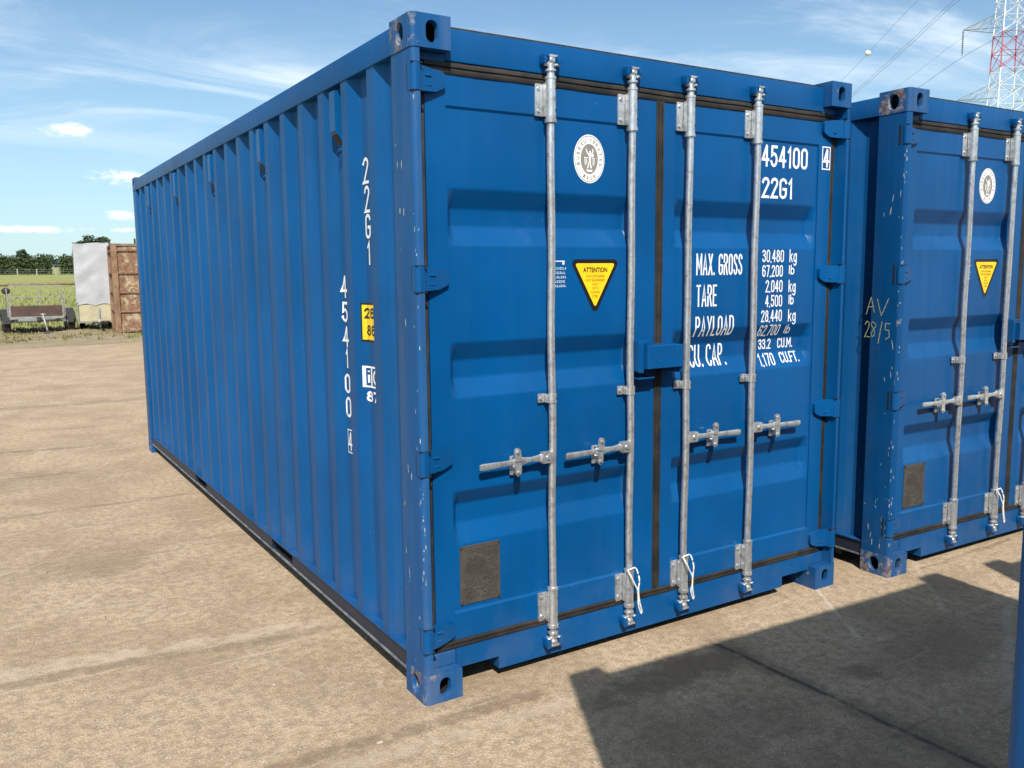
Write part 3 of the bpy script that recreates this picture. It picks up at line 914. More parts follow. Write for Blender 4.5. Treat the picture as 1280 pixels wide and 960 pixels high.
        mb.box(min(bx + sg * .010, bx + sg * .060), max(bx + sg * .010, bx + sg * .060), .006, .034, hz - .025, hz + .023, .004, 2)
        mb.cyl((bx + sg * .036, .000, hz), (bx + sg * .036, .03, hz), .009, n=10)
        secs = [(.050, .019, .0055), (.072, .0135, .0055), (.105, .0095, .0055), (.140, .0125, .0050), (.162, .0185, .0050), (.186, .0165, .0050), (.205, .0105, .0045), (.260, .0110, .0045), (.338, .0135, .0045), (.350, .0105, .0040)]
        rings = []
        for u, hh, tt in secs:
            yo = .024 - .001 * min(1, u / .18)
            c = hp(u, 0, yo)
            rings.append([mb.bm.verts.new((c[0], c[1] + a_ * tt, c[2] + b_ * hh)) for a_, b_ in ((-1, -.7), (-.6, -1), (.6, -1), (1, -.7), (1, .7), (.6, 1), (-.6, 1), (-1, .7))])
        for A, B in zip(rings, rings[1:]):
            for k in range(8): mb.bm.faces.new((A[k], A[(k + 1) % 8], B[(k + 1) % 8], B[k]))
        mb.bm.faces.new(rings[0]); mb.bm.faces.new(rings[-1][::-1])
        mb.build('handle', 'galv', bar, smooth=45)
        mb = MB()
        cx_ = bx + sg * .176; cz = hz - tilt * .176
        mb.box(cx_ - .018, cx_ + .018, .048, .0598, cz - .060, cz + .020, .006, 2)
        mb.box(cx_ - .012, cx_ + .012, .016, .052, cz - .034, cz - .018, .004)
        lean = opt['lug_lean'][bi]
        for up, m_ in ((1, Matrix.Translation((cx_, 0, cz)) @ Matrix.Rotation(lean, 4, 'Y')), (-1, Matrix.Translation((cx_, .002, cz)))):
            pl_ = [(-.0145, up * .004), (.0145, up * .004)] + [(.0145 * math.cos(t_), up * (.043 + .016 * math.sin(t_))) for t_ in (0, .5, 1.05, 1.57, 2.09, 2.64, 3.1416)]
            A = [mb.bm.verts.new(m_ @ Vector((x, .009, z))) for x, z in pl_]; B = [mb.bm.verts.new(m_ @ Vector((x, .018, z))) for x, z in pl_]
            k_ = len(pl_)
            for i in range(k_): mb.bm.faces.new((A[i], A[(i + 1) % k_], B[(i + 1) % k_], B[i]))
            mb.bm.faces.new(A); mb.bm.faces.new(B[::-1])
            mb.cyl(m_ @ Vector((0, .002, up * .043)), m_ @ Vector((0, .050 if up < 0 else .030, up * .043)), .0072, n=8)
        mb.box(cx_ - .010, cx_ + .010, .016, .054, cz + .014, cz + .022, .003)
        mb.build('handle_catch', 'galv', bar, smooth=35)
    # ---- lock box
    lb = MB()
    lb.box(1.080, 1.284, -.036, -.031, 1.252, 1.352, .002)
    lb.box(1.080, 1.284, -.0305, .056, 1.347, 1.352, .001).box(1.080, 1.085, -.0305, .050, 1.252, 1.3465, .001).box(1.279, 1.284, -.0305, .0595, 1.225, 1.3465, .001)
    lb.box(1.240, 1.2785, .050, .0595, 1.225, 1.3465)
    lo = lb.build('lock_box', mp, root)
    mb = MB()
    mb.box(1.050, 1.078, -.012, -.006, 1.235, 1.372, .005, 2).box(1.050, 1.056, -.0055, .0595, 1.240, 1.367, .001).box(1.0565, 1.13, -.0055, .0595, 1.366, 1.372, .001)
    mb.box(1.0565, 1.15, .000, .0595, 1.205, 1.212, .001)
    mb.build('lock_box_bracket', mp, lo)
    # ---- plate on the left leaf
    dl, dr = doors
    mb = MB(); mb.box(.194, .380, PY - .0045, PY - .0003, .347, .590, .001)
    rp = mb.build('rating_plate', 'plate', dl)
    mb = MB()
    rng = random.Random(3)
    z = .568
    while z > .365:
        x = .206 + (rng.random() * .03)
        while x < .366:
            w_ = .006 + rng.random() * .016
            if rng.random() < .78: mb.quad((x, PY - .0052, z), (min(x + w_, .370), PY - .0052, z), (min(x + w_, .370), PY - .0052, z + .0035), (x, PY - .0052, z + .0035))
            x += w_ + .005
        z -= .0088
    for qx, qz in ((.200, .353), (.374, .353), (.200, .584), (.374, .584)):
        mb.cyl((qx, PY - .0048, qz), (qx, PY - .0075, qz), .006, n=8)
    o = mb.build('etched_lines', 'plateink', dl); o['label'] = 'illegible etched lines and rivets of the data plate'
    # ---- oval emblem sticker
    ex, ez, ea, eb = .838, 2.138, .0795, .0985
    mb = MB()
    ring = lambda a, b, y, n=48: [(ex + a * math.cos(2 * math.pi * i / n), y, ez + b * math.sin(2 * math.pi * i / n)) for i in range(n)]
    def disc(mb, a, b, y):
        f = mb.bm.faces.new([mb.bm.verts.new(p) for p in ring(a, b, y)]); f.material_index = mb.mi
    def annulus(mb, a, b, a2, b2, y):
        A = [mb.bm.verts.new(p) for p in ring(a, b, y)]; B = [mb.bm.verts.new(p) for p in ring(a2, b2, y)]
        for i in range(48):
            f = mb.bm.faces.new((A[i], A[(i + 1) % 48], B[(i + 1) % 48], B[i])); f.material_index = mb.mi
    disc(mb, ea, eb, PY - .0010)
    mb.mi = 1
    annulus(mb, ea * .95, eb * .955, ea * .92, eb * .93, PY - .0018)
    disc(mb, ea * .56, eb * .62, PY - .0018)
    def arc_text(s_, a0, a1, ra, rb, hgt, wid, bottom=False):
        for i, ch in enumerate(s_):
            if ch == ' ': continue
            th = R(a0 + (a1 - a0) * i / (len(s_) - 1))
            cxx, czz = ex + ra * math.cos(th), ez + rb * math.sin(th)
            nx, nz = math.cos(th) / ra, math.sin(th) / rb; q = math.hypot(nx, nz); nx, nz = nx / q, nz / q
            if bottom: nx, nz = -nx, -nz
            tx, tz = nz, -nx
            def mf(u, v): return (cxx + tx * u + nx * v, PY - .0019, czz + tz * u + nz * v)
            text_into(mb, ch, -wid / 2 * (.4 if ch == 'I' else 1), wid / 2 * (.4 if ch == 'I' else 1), -hgt / 2, hgt / 2, mf, .02)
    arc_text('BUREAU VERITAS', 196, -16, ea * .745, eb * .775, .017, .0105)
    arc_text('1828', 244, 296, ea * .745, eb * .79, .014, .0095, bottom=True)
    mb.mi = 0
    # white figure with raised arm, between small emblem shapes
    y_ = PY - .0026
    def blob(pts):
        f = mb.bm.faces.new([mb.bm.verts.new((ex + x * .001, y_, ez + z * .001)) for x, z in pts]); f.material_index = 0
    blob([(-2, 30), (4, 34), (9, 30), (8, 24), (2, 22)])
    blob([(-1, 22), (8, 22), (9, 6), (6, -6), (-2, -6), (-4, 8)])
    blob([(-2, 20), (-14, 34), (-17, 42), (-20, 40), (-17, 30), (-4, 12)])
    blob([(8, 20), (16, 30), (14, 40), (18, 42), (21, 30), (10, 12)])
    blob([(-2, -6), (3, -6), (-1, -20), (-6, -38), (-13, -40), (-7, -22)])
    blob([(3, -6), (7, -6), (9, -22), (12, -38), (5, -38), (3, -22)])
    blob([(-28, 6), (-10, 6), (-10, 2), (-28, 2)]); blob([(-26, 0), (-22, 0), (-19, -26), (-23, -26)]); blob([(-17, 0), (-13, 0), (-13, -22), (-16, -22)])
    blob([(14, 4), (28, 4), (28, 0), (14, 0)]); blob([(17, -2), (20, -2), (20, -28), (17, -28)]); blob([(24, -2), (27, -2), (25, -24), (22, -24)])
    blob([(16 + 7 * math.cos(i), 14 + 7 * math.sin(i)) for i in (0, .8, 1.6, 2.4, 3.2, 4, 4.8, 5.6)])
    blob([(-18, -44), (18, -44), (12, -52), (-12, -52)])
    mb.build('emblem_sticker', ['whites', 'greyink'], dl, recalc=False)
    # ---- yellow warning triangle
    mb = MB()
    def rtri(x0, x1, zt, zb, r, y, mi):
        pts = [Vector((x0, zt)), Vector((x1, zt)), Vector(((x0 + x1) / 2, zb))]
        out = []
        for i in range(3):
            p = pts[i]; a = (pts[i - 1] - p).normalized(); b = (pts[(i + 1) % 3] - p).normalized()
            ang = a.angle(b); dd = r / math.tan(ang / 2); c = p + (a + b).normalized() * r / math.sin(ang / 2)
            s_, e_ = p + a * dd - c, p + b * dd - c
            for k in range(7):
                t = k / 6; v = s_.lerp(e_, t).normalized() * r; out.append(c + v)
        f = mb.bm.faces.new([mb.bm.verts.new((p.x, y, p.y)) for p in out]); f.material_index = mi
    rtri(.737, 1.003, 1.726, 1.488, .018, PY - .0010, 0)
    rtri(.764, .976, 1.709, 1.523, .007, PY - .0016, 1)
    mb.mi = 2
    fm = lambda u, v: (u, PY - .0022, v)
    text_into(mb, 'ATTENTION', .806, .934, 1.671, 1.692, fm, .03)
    mb.mi = 3
    for s_, hw, zt in (('THIS CONTAINER', .050, 1.660), ('MUST BE REPAIRED', .050, 1.643), ('ONLY', .017, 1.626), ('WITH', .016, 1.609), ('CORTEN', .024, 1.592), ('STEEL', .017, 1.575)):
        text_into(mb, s_, .870 - hw, .870 + hw, zt - .010, zt, fm, .0)
    mb.build('warning_sticker', ['black', 'yellow', 'black', 'brownink'], dl, recalc=False)
    # ---- small stencilled notice beside the first bar
    mb = MB()
    fm = lambda u, v: (u, PY - .0012, v)
    mb.quad(fm(.664, 1.716), fm(.712, 1.716), fm(.712, 1.720), fm(.664, 1.720)); mb.quad(fm(.700, 1.704), fm(.710, 1.704), fm(.710, 1.716), fm(.700, 1.716))
    rng = random.Random(9)
    for r_ in range(5):
        zt = 1.693 - r_ * .018; x = .662
        while x < .714:
            w_ = .004 + rng.random() * .007
            mb.quad(fm(x, zt - .009), fm(x + w_, zt - .009), fm(x + w_, zt - .0072), fm(x, zt - .0072))
            mb.quad(fm(x, zt), fm(x + .0022, zt), fm(x + .0022, zt - .009), fm(x, zt - .009))
            if rng.random() < .6: mb.quad(fm(x, zt), fm(x + w_, zt), fm(x + w_, zt - .0018), fm(x, zt - .0018))
            x += w_ + .0035
    o = mb.build('stencilled_notice', 'white', dl, recalc=False)
    # ---- door lettering
    mb = MB(); dm = door_map(.0012)
    T = [("MAX. GROSS", 1.452, 1.75, 1.653, 1.752), ("TARE", 1.455, 1.586, 1.508, 1.609), ("PAYLOAD", 1.452, 1.702, 1.368, 1.463), ("CU. CAP.", 1.446, 1.680, 1.225, 1.329),
         ("30,480", 1.886, 2.039, 1.712, 1.772), ("kg", 2.08, 2.133, 1.702, 1.775), ("67,200", 1.888, 2.034, 1.641, 1.698), ("lb", 2.078, 2.119, 1.651, 1.699),
         ("2,040", 1.914, 2.035, 1.566, 1.625), ("kg", 2.079, 2.131, 1.554, 1.625), ("4,500", 1.914, 2.035, 1.494, 1.552), ("lb", 2.082, 2.12, 1.502, 1.553),
         ("28,440", 1.888, 2.036, 1.421, 1.479), ("kg", 2.082, 2.138, 1.408, 1.479), ("62,700", 1.888, 2.036, 1.350, 1.406), ("lb", 2.075, 2.118, 1.356, 1.402),
         ("33.2", 1.915, 2.003, 1.283, 1.334), ("CU.M.", 2.052, 2.162, 1.284, 1.334), ("1,170", 1.903, 2.014, 1.202, 1.263), ("CU.FT.", 2.058, 2.193, 1.210, 1.263),
         ("454100", 1.865, 2.191, 2.166, 2.268), ("22G1", 1.871, 2.088, 2.018, 2.117)]
    for s_, a, b, c, d_ in T[:-2]:
        if s_ in ('kg',): c += .010
        big = (d_ - c) > .08
        mb = MB(); glyph_text_into(mb, s_, a, b, c, d_, dm, .0086 if big else .0064)
        mb.build('weight_heading' if big else ('weight_unit' if s_[0] in 'klC' else 'weight_figure'), 'white', dr, recalc=False)
    mb = MB(); glyph_text_into(mb, *T[-1], dm, .0130); mb.build('type_code', 'white', dr, recalc=False)
    mb = MB(); glyph_text_into(mb, *T[-2], dm, .0130)
    mb.build('serial_number', 'white', dr, recalc=False); mb = MB()
    if opt['number']:
        bx0, bx1, bz0, bz1 = 2.290, 2.353, 2.172, 2.286; fm = lambda u, v: (u, .0585, v); t_ = .006
        for q in ((bx0, bx1, bz0, bz0 + t_), (bx0, bx1, bz1 - t_, bz1), (bx0, bx0 + t_, bz0 + t_, bz1 - t_), (bx1 - t_, bx1, bz0 + t_, bz1 - t_)):
            mb.quad(fm(q[0], q[2]), fm(q[1], q[2]), fm(q[1], q[3]), fm(q[0], q[3]))
        glyph_text_into(mb, '4', bx0 + .010, bx1 - .009, bz0 + .012, bz1 - .012, fm, .0125)
    if opt['number']: mb.build('check_digit', 'white', dr, recalc=False)
    # ---- lettering on the left side wall
    if opt['side_text']:
        sm = side_map(.0012)
        mb = MB()
        for ch, y0, y1, z0, z1 in (('2', .563, .507, 2.044, 2.151), ('2', .559, .505, 1.926, 2.037), ('G', .556, .503, 1.819, 1.922), ('1', .545, .512, 1.711, 1.809),
                                   ('4', .852, .792, 1.569, 1.669), ('5', .850, .792, 1.46, 1.552), ('4', .848, .790, 1.348, 1.443), ('1', .832, .802, 1.254, 1.341), ('0', .846, .790, 1.138, 1.228), ('0', .844, .788, 1.027, 1.122)):
            if ch == '4' and z1 > 1.6: mb.build('type_code', 'white', root, recalc=False); mb = MB()
            glyph_text_into(mb, ch, -y0, -y1, z0, z1, sm, .0125)
        mb.build('serial_number', 'white', root, recalc=False); mb = MB()
        f2 = lambda u, v: (SX1 - .0012, -u, v)
        y0, y1, z0, z1, t_ = .839, .782, .862, .972, .005
        for q in ((-y0, -y1, z0, z0 + t_), (-y0, -y1, z1 - t_, z1), (-y0, -y0 + t_, z0 + t_, z1 - t_), (-y1 - t_, -y1, z0 + t_, z1 - t_)):
            mb.quad(f2(q[0], q[2]), f2(q[1], q[2]), f2(q[1], q[3]), f2(q[0], q[3]))
        f2.axis = 0; glyph_text_into(mb, '4', -.832, -.790, .874, .960, f2, .010)
        mb.build('check_digit', 'white', root, recalc=False); mb = MB()
        # railway mark: framed letters with 87 below
        for q in ((-.596, -.44, 1.192, 1.200), (-.596, -.44, 1.276, 1.284), (-.596, -.578, 1.200, 1.276), (-.546, -.532, 1.200, 1.276)):
            for k in range(6):
                a = q[0] + (q[1] - q[0]) * k / 6; b = q[0] + (q[1] - q[0]) * (k + 1) / 6
                mb.quad(sm(a, q[2]), sm(b, q[2]), sm(b, q[3]), sm(a, q[3]))
        glyph_text_into(mb, 'i', -.570, -.556, 1.206, 1.270, sm, .012)
        glyph_text_into(mb, 'c', -.524, -.470, 1.206, 1.270, sm, .012)
        glyph_text_into(mb, '87', -.578, -.480, 1.130, 1.176, sm, .0095)
        mb.build('railway_mark', 'white', root, recalc=False)
        mb = MB()
        def band(a, b, z0_, z1_, off):
            mp_ = side_map(off); n = 16
            for k in range(n):
                u, v = a + (b - a) * k / n, a + (b - a) * (k + 1) / n
                mb.quad(mp_(u, z0_), mp_(v, z0_), mp_(v, z1_), mp_(u, z1_))
        band(-.596, -.436, 1.388, 1.553, .0010)
        mb.mi = 1; band(-.588, -.444, 1.397, 1.544, .0018)
        mb.mi = 0
        glyph_text_into(mb, '26', -.576, -.492, 1.486, 1.532, side_map(.0026), .0095)
        glyph_text_into(mb, '86', -.566, -.484, 1.414, 1.460, side_map(.0026), .0095)
        mb.build('height_sticker', ['black', 'yellow'], root, recalc=False)
    # ---- chips and scratches on the left post
    mb = MB()
    rng = random.Random(opt['seed'])
    for k in range(opt['chips']):
        z = opt['chipz'](rng); y = .028 + rng.random() ** 2 * .14
        h_ = rng.random() ** 2 * .030 + .003; w_ = .0012 + rng.random() * .003; tl = rng.uniform(-.3, .3)
        pts = []
        for i in range(7):
            a = 2 * math.pi * i / 7
            rr = .6 + rng.random() * .5
            yy, zz2 = w_ * rr * math.cos(a), h_ * rr * math.sin(a)
            pts.append((.0022, y + yy + tl * zz2, z + zz2))
        mb.bm.faces.new([mb.bm.verts.new(p) for p in pts])
    for (y, z, w_, h_) in opt.get('marks', ()):
        mb.bm.faces.new([mb.bm.verts.new((.0020, y + w_ * math.cos(a) * (1 + .2 * math.sin(3 * a)), z + h_ * math.sin(a))) for a in [i * .7 for i in range(9)]])
    # worn front edge
    for k in range(opt['edge']):
        z = opt['edgez'](rng); th = R(rng.uniform(5, 70)); h_ = .004 + rng.random() * .02
        def ep(t_, z_): return (.021 - .0188 * math.cos(t_), .021 - .0188 * math.sin(t_), z_)
        dt = rng.uniform(.06, .22)
        mb.quad(ep(th, z), ep(th + dt, z + h_ * .2), ep(th + dt * .8, z + h_), ep(th + dt * .1, z + h_ * .9))
    tag(mb.build('paint_chips', 'chip', root, recalc=False), kind='stuff')
    if opt.get('chalk'):
        mb = MB()
        def stroke(pts, wd=.0022):
            for (y0, z0), (y1, z1) in zip(pts, pts[1:]):
                a, b = Vector((.0016, y0, z0)), Vector((.0016, y1, z1)); d = (b - a).normalized(); n = Vector((0, -d.z, d.y)) * wd
                mb.quad(a - n, b - n, b + n, a + n)
        stroke([(.205, 1.43), (.178, 1.525), (.155, 1.44)]); stroke([(.200, 1.468), (.158, 1.475)])
        stroke([(.140, 1.515), (.112, 1.425), (.070, 1.52)])
        stroke([(.210, 1.375), (.198, 1.395), (.184, 1.385), (.186, 1.36), (.212, 1.305), (.205, 1.312), (.175, 1.308)])
        stroke([(.150, 1.385), (.165, 1.392), (.172, 1.375), (.150, 1.345), (.150, 1.318), (.165, 1.310), (.170, 1.33), (.140, 1.372), (.150, 1.388)])
        stroke([(.105, 1.395), (.125, 1.275)])
        stroke([(.055, 1.385), (.085, 1.385), (.085, 1.350), (.062, 1.350), (.058, 1.315), (.082, 1.300)])
        mb.build('chalk_mark', 'chalk', root, recalc=False)['label'] = 'chalk handwriting AV and 28/5 on the corner post'
    return root

opt1 = dict(paint='blue', side='side', post='post', casts={(0, 0, 1): 'cast', (0, 0, 0): 'cast', (1, 0, 0): 'cast3', (1, 0, 1): 'cast3', (0, 1, 1): 'cast'},
            cast_labels={(0, 0, 1): 'rust-rimmed top corner block above the lettered side', (0, 0, 0): 'scraped bottom corner block nearest the camera'},
            hinges=(2.372, 1.652, .958, .258), slot_shade=.018, handle_z=(.917, .913, .913, .915), handle_tilt=(.02, .02, .03, .03), lug_lean=(-.10, .15, .05, -.10),
            number=True, side_text=True, seed=5, chips=16, chipz=lambda r: r.uniform(.15, 2.3), edge=34,
            edgez=lambda r: r.choice((r.uniform(.35, 1.0), r.uniform(.2, .9), r.uniform(1.0, 2.3))),
            marks=((.140, 2.075, .003, .016), (.105, 2.072, .003, .018), (.128, 1.905, .006, .012), (.095, 1.900, .004, .016)))
opt2 = dict(paint='blue2', side='side', post='post2', casts={(0, 0, 1): 'cast2', (0, 0, 0): 'cast2'},
            hinges=(2.360, 1.645, .975, .275), slot_shade=.027, handle_z=(.93, .935, .93, .93), handle_tilt=(.0, .0, .0, .0), lug_lean=(.0, -.25, .05, -.10),
            number=False, side_text=False, seed=8, chips=30, chipz=lambda r: r.choice((r.uniform(.13, .75), r.uniform(.13, 2.3))), edge=46,
            edgez=lambda r: r.choice((r.uniform(.15, .75), r.uniform(.15, 2.3))), chalk=True)
G_CONT = 'blue shipping containers in the yard'
c1 = make_container((0, 0, 0), 0, opt1)
tag(c1, 'blue steel shipping container seen whole, with stacked white numbers on its ribbed side', 'shipping container', G_CONT)
c2 = make_container((2.745, -.104, 0), -.0185, opt2)
tag(c2, 'blue shipping container with chalk handwriting on its scuffed corner post, beyond the narrow gap', 'shipping container', G_CONT)
c3 = copy_tree(c1); c3.location = (1.880, -2.5630, 0); c3.rotation_euler = (0, 0, R(177.3))
tag(c3, 'blue container at the right edge of the photo, only its upright corner edge showing', 'shipping container', G_CONT)
c4 = copy_tree(c1); c4.location = (4.657, -2.79, 0); c4.rotation_euler = (0, 0, R(176.0))
tag(c4, 'blue container outside the frame, casting the small far shadow patch at right', 'shipping container', G_CONT)

# ------------------------------------------------------------------ white cable seals hanging on the lower brackets
def cable_seal(cont_m, bx, label, sw):
    mb = MB()
    y = -.004
    pts = [(bx - .026, y + .012, .352), (bx - .020, y - .008, .325), (bx - .004, y - .012, .290), (bx + .012, y - .012, .262), (bx + .016, y - .012, .228), (bx + .018 + sw, y - .012, .190), (bx + .030 + sw, y - .010, .158),
           (bx + .036 + sw, y - .010, .146), (bx + .040 + sw, y - .010, .156), (bx + .034 + sw, y - .010, .176), (bx + .022 + sw * .6, y - .012, .215), (bx + .016, y - .013, .262), (bx + .026, y - .008, .300), (bx + .024, y + .004, .340), (bx + .016, y + .010, .356), (bx - .004, y + .002, .360), (bx - .026, y + .012, .352)]
    # smooth the path
    P = []
    for i in range(len(pts) - 1):
        p0, p1, p2, p3 = (Vector(pts[max(i - 1, 0)]), Vector(pts[i]), Vector(pts[i + 1]), Vector(pts[min(i + 2, len(pts) - 1)]))
        for k in range(4):
            t = k / 4
            P.append(.5 * ((2 * p1) + (p2 - p0) * t + (2 * p0 - 5 * p1 + 4 * p2 - p3) * t * t + (3 * p1 - p0 - 3 * p2 + p3) * t ** 3))
    mb.tube(P, .0036, 8)
    o = mb.build('cable_seal', 'wire', None, smooth=50)
    o.matrix_world = cont_m
    tag(o, label, 'cable seal', 'white cord loops on locking bars')
I4 = Matrix.Identity(4)
m2 = Matrix.Translation((2.745, -.104, 0)) @ Matrix.Rotation(-.0185, 4, 'Z')
cable_seal(I4, 1.036, 'white cord loop on the nearest container, left of its middle door seam', 0)
cable_seal(I4, 1.366, 'white cord loop on the nearest container, right of its middle door seam', -.012)
cable_seal(m2, 1.036, 'white cord loop on the container with chalk handwriting', .006)

# ------------------------------------------------------------------ ground
def fz(y): return 0.0 if y < 31 else min(5.0, .0196 * (y - 31))
mb = MB()
mb.box(-1500, 1500, -1500, 1800, -.40, -.30)
tag(mb.build('land', 'field'), kind='structure')
mb = MB()
xs = [-70 + i * 2.0 for i in range(71)]; ys = [-45 + i * 2.0 for i in range(35)]
grid = {}
for i, x in enumerate(xs):
    for j, y in enumerate(ys):
        z = 0.0
        if y > 12: z = .02 * noise.noise((x * .3, y * .3, 0)) * min(1, (y - 12) / 6) - .01 * min(1, (y - 12) / 6)
        grid[i, j] = mb.bm.verts.new((x, y, z))
for i in range(len(xs) - 1):
    for j in range(len(ys) - 1): mb.bm.faces.new((grid[i, j], grid[i + 1, j], grid[i + 1, j + 1], grid[i, j + 1]))
tag(mb.build('yard_ground', 'ground', smooth=60), kind='structure')
# verge of bare soil and weeds beyond the yard
mb = MB()
grid = {}
XS = [-70 + i * .8 for i in range(176)]; YS = [21.2, 21.8, 22.6, 23.6, 25, 26.5, 28, 30, 31.5, 33]
for i, x in enumerate(XS):
    for j, y in enumerate(YS):
        e = .9 * noise.noise((x * .25, 0, 3)) - .035 * x if j < 9 else 0
        z = -.03 if j == 0 else .03 + .05 * noise.noise((x * .9, y * .7, 8)) + (.05 if 2 <= j <= 6 else 0)
        if j >= 8: z = .02 + fz(y)
        grid[i, j] = mb.bm.verts.new((x, y + e, z))
for i in range(len(XS) - 1):
    for j in range(len(YS) - 1): mb.bm.faces.new((grid[i, j], grid[i + 1, j], grid[i + 1, j + 1], grid[i, j + 1]))
tag(mb.build('verge', 'verge', smooth=60), kind='structure')
mb = MB()
ys = [30.5, 32, 34, 37, 41, 46, 55, 70, 90, 115, 140, 170, 220, 286, 340, 700, 1600]
xs = [-900, -300, -120, -60, -30, -15, 0, 8, 16, 30, 60, 120, 300, 900]
grid = {}
for i, x in enumerate(xs):
    for j, y in enumerate(ys):
        grid[i, j] = mb.bm.verts.new((x, y, fz(y) + (.25 * noise.noise((x * .02, y * .02, 2)) if y > 50 else 0) + .03))
for i in range(len(xs) - 1):
    for j in range(len(ys) - 1): mb.bm.faces.new((grid[i, j], grid[i + 1, j], grid[i + 1, j + 1], grid[i, j + 1]))
tag(mb.build('meadow', 'field', smooth=60), kind='structure')

# tufts and blades
def tufts(name, label, n, region, hgt, wid, m, blades=6, seed=1, zf=lambda x, y: 0):
    rng = random.Random(seed); mb = MB()
    for _ in range(n):
        x, y = region(rng); z = zf(x, y)
        h0 = hgt * (.4 + rng.random())
        for b in range(blades):
            a = rng.random() * 6.28; l = h0 * (.5 + .7 * rng.random()); sp = l * rng.uniform(.1, .7)
            bx, by_ = x + rng.uniform(-1, 1) * wid * 3, y + rng.uniform(-1, 1) * wid * 3
            c, s_ = math.cos(a), math.sin(a); w_ = wid * (.5 + rng.random())
            p = (bx - s_ * w_, by_ + c * w_, z - .01); q = (bx + s_ * w_, by_ - c * w_, z - .01)
            mb.bm.faces.new([mb.bm.verts.new(v) for v in (p, q, (bx + c * sp * .5 + s_ * w_ * .6, by_ + s_ * sp * .5 - c * w_ * .6, z + l * .6), (bx + c * sp, by_ + s_ * sp, z + l))])
    o = mb.build(name, m, recalc=False)
    tag(o, label, 'plants', kind='stuff'); return o
tufts('weeds', 'low dry weeds along the verge in front of the trailers', 5200, lambda r: (r.uniform(-9, 14), 22.4 + r.random() ** 1.3 * 8.5), .10, .02, 'weed', 6, 2, lambda x, y: .03)
tufts('tall_grass', 'tall yellow-green meadow grass beyond the trailers', 9000, lambda r: (r.uniform(-14, 18), 31.5 + r.random() ** 1.7 * 60), .20, .03, 'meadow_leaf', 5, 4, lambda x, y: fz(y))
# loose grit on the yard
rng = random.Random(12); mb = MB()
for _ in range(900):
    x = rng.uniform(-4.5, 4.5); y = rng.uniform(-2.2, 8) if rng.random() < .7 else rng.uniform(8, 20)
    s_ = .0022 + rng.random() ** 4 * .010
    if -.02 < x < 2.46 and y > -.0: continue
    mb.ball((x, y, s_ * .3), s_, rng.uniform(.7, 1.5), rng.uniform(.7, 1.3), .6, 5)
o = mb.build('grit', simple('pale_grit', (.40, .33, .25), (.20, .16, .12), 30, .9)); tag(o, 'scattered grit and small stones on the yard', 'grit', kind='stuff')

# ------------------------------------------------------------------ foliage
def leaf_cloud(mb, centres, n, leaf, rng, shell=.35):
    for _ in range(n):
        c, r = rng.choice(centres)
        while True:
            d = Vector((rng.gauss(0, 1), rng.gauss(0, 1), rng.gauss(0, 1)))
            if d.length > .01: break
        d.normalize(); k = (shell + (1 - shell) * rng.random() ** .5) * (1 + .18 * noise.noise(d * 2.3 + Vector(c)))
        p = Vector(c) + Vector((d.x * r[0], d.y * r[1], d.z * r[2])) * k
        u = Vector((rng.gauss(0, 1), rng.gauss(0, 1), rng.gauss(0, 1))).normalized(); v = u.cross(Vector((rng.gauss(0, 1), rng.gauss(0, 1), rng.gauss(0, 1)))).normalized()
        s_ = leaf * (.5 + rng.random())
        mb.bm.faces.new([mb.bm.verts.new(q) for q in (p - u * s_, p - v * s_ * .6, p + u * s_, p + v * s_ * .6)])
def hedge(x0, x1, y, h, label, seed):
    rng = random.Random(seed); mb = MB(); z0 = fz(y)
    for _ in range(15000):
        x = rng.uniform(x0, x1); f = rng.random()
        top = h + .35 * noise.noise((x * .5, y, 0)) + .12 * noise.noise((x * 2.2, y, 3))
        yy = y + (rng.random() ** 2 * 1.8 if f < .6 else rng.uniform(0, 2.0)); z = rng.uniform(0, top) if f < .6 else top - rng.random() ** 2 * .4
        p = Vector((x, yy, z0 + z)); u = Vector((rng.gauss(0, 1), rng.gauss(0, 1), rng.gauss(0, 1))).normalized(); v = u.orthogonal().normalized()
        s_ = .10 + rng.random() * .16
        mb.bm.faces.new([mb.bm.verts.new(q) for q in (p - u * s_, p - v * s_, p + u * s_, p + v * s_)])
    r = empty('hedge', (0, 0, 0))
    mb.build('foliage', 'leaf_hedge', r, recalc=False)
    mb = MB(); n = int((x1 - x0) / 1.5)
    for i in range(n): mb.cyl((x0 + .7 + i * 1.5, y + 1, z0 - .1), (x0 + .7 + i * 1.5, y + 1, z0 + h * .7), .07, .04, 6)
    mb.build('stems', 'bark', r)
    tag(r, label, 'hedge', 'clipped hedges across the meadow')
hedge(-14, 10.1, 150, 2.5, 'long dark clipped hedge across the meadow, left of the gap', 21)
hedge(11.4, 34, 151, 2.6, 'dark clipped hedge across the meadow, right of the gap and partly behind the trailer', 22)

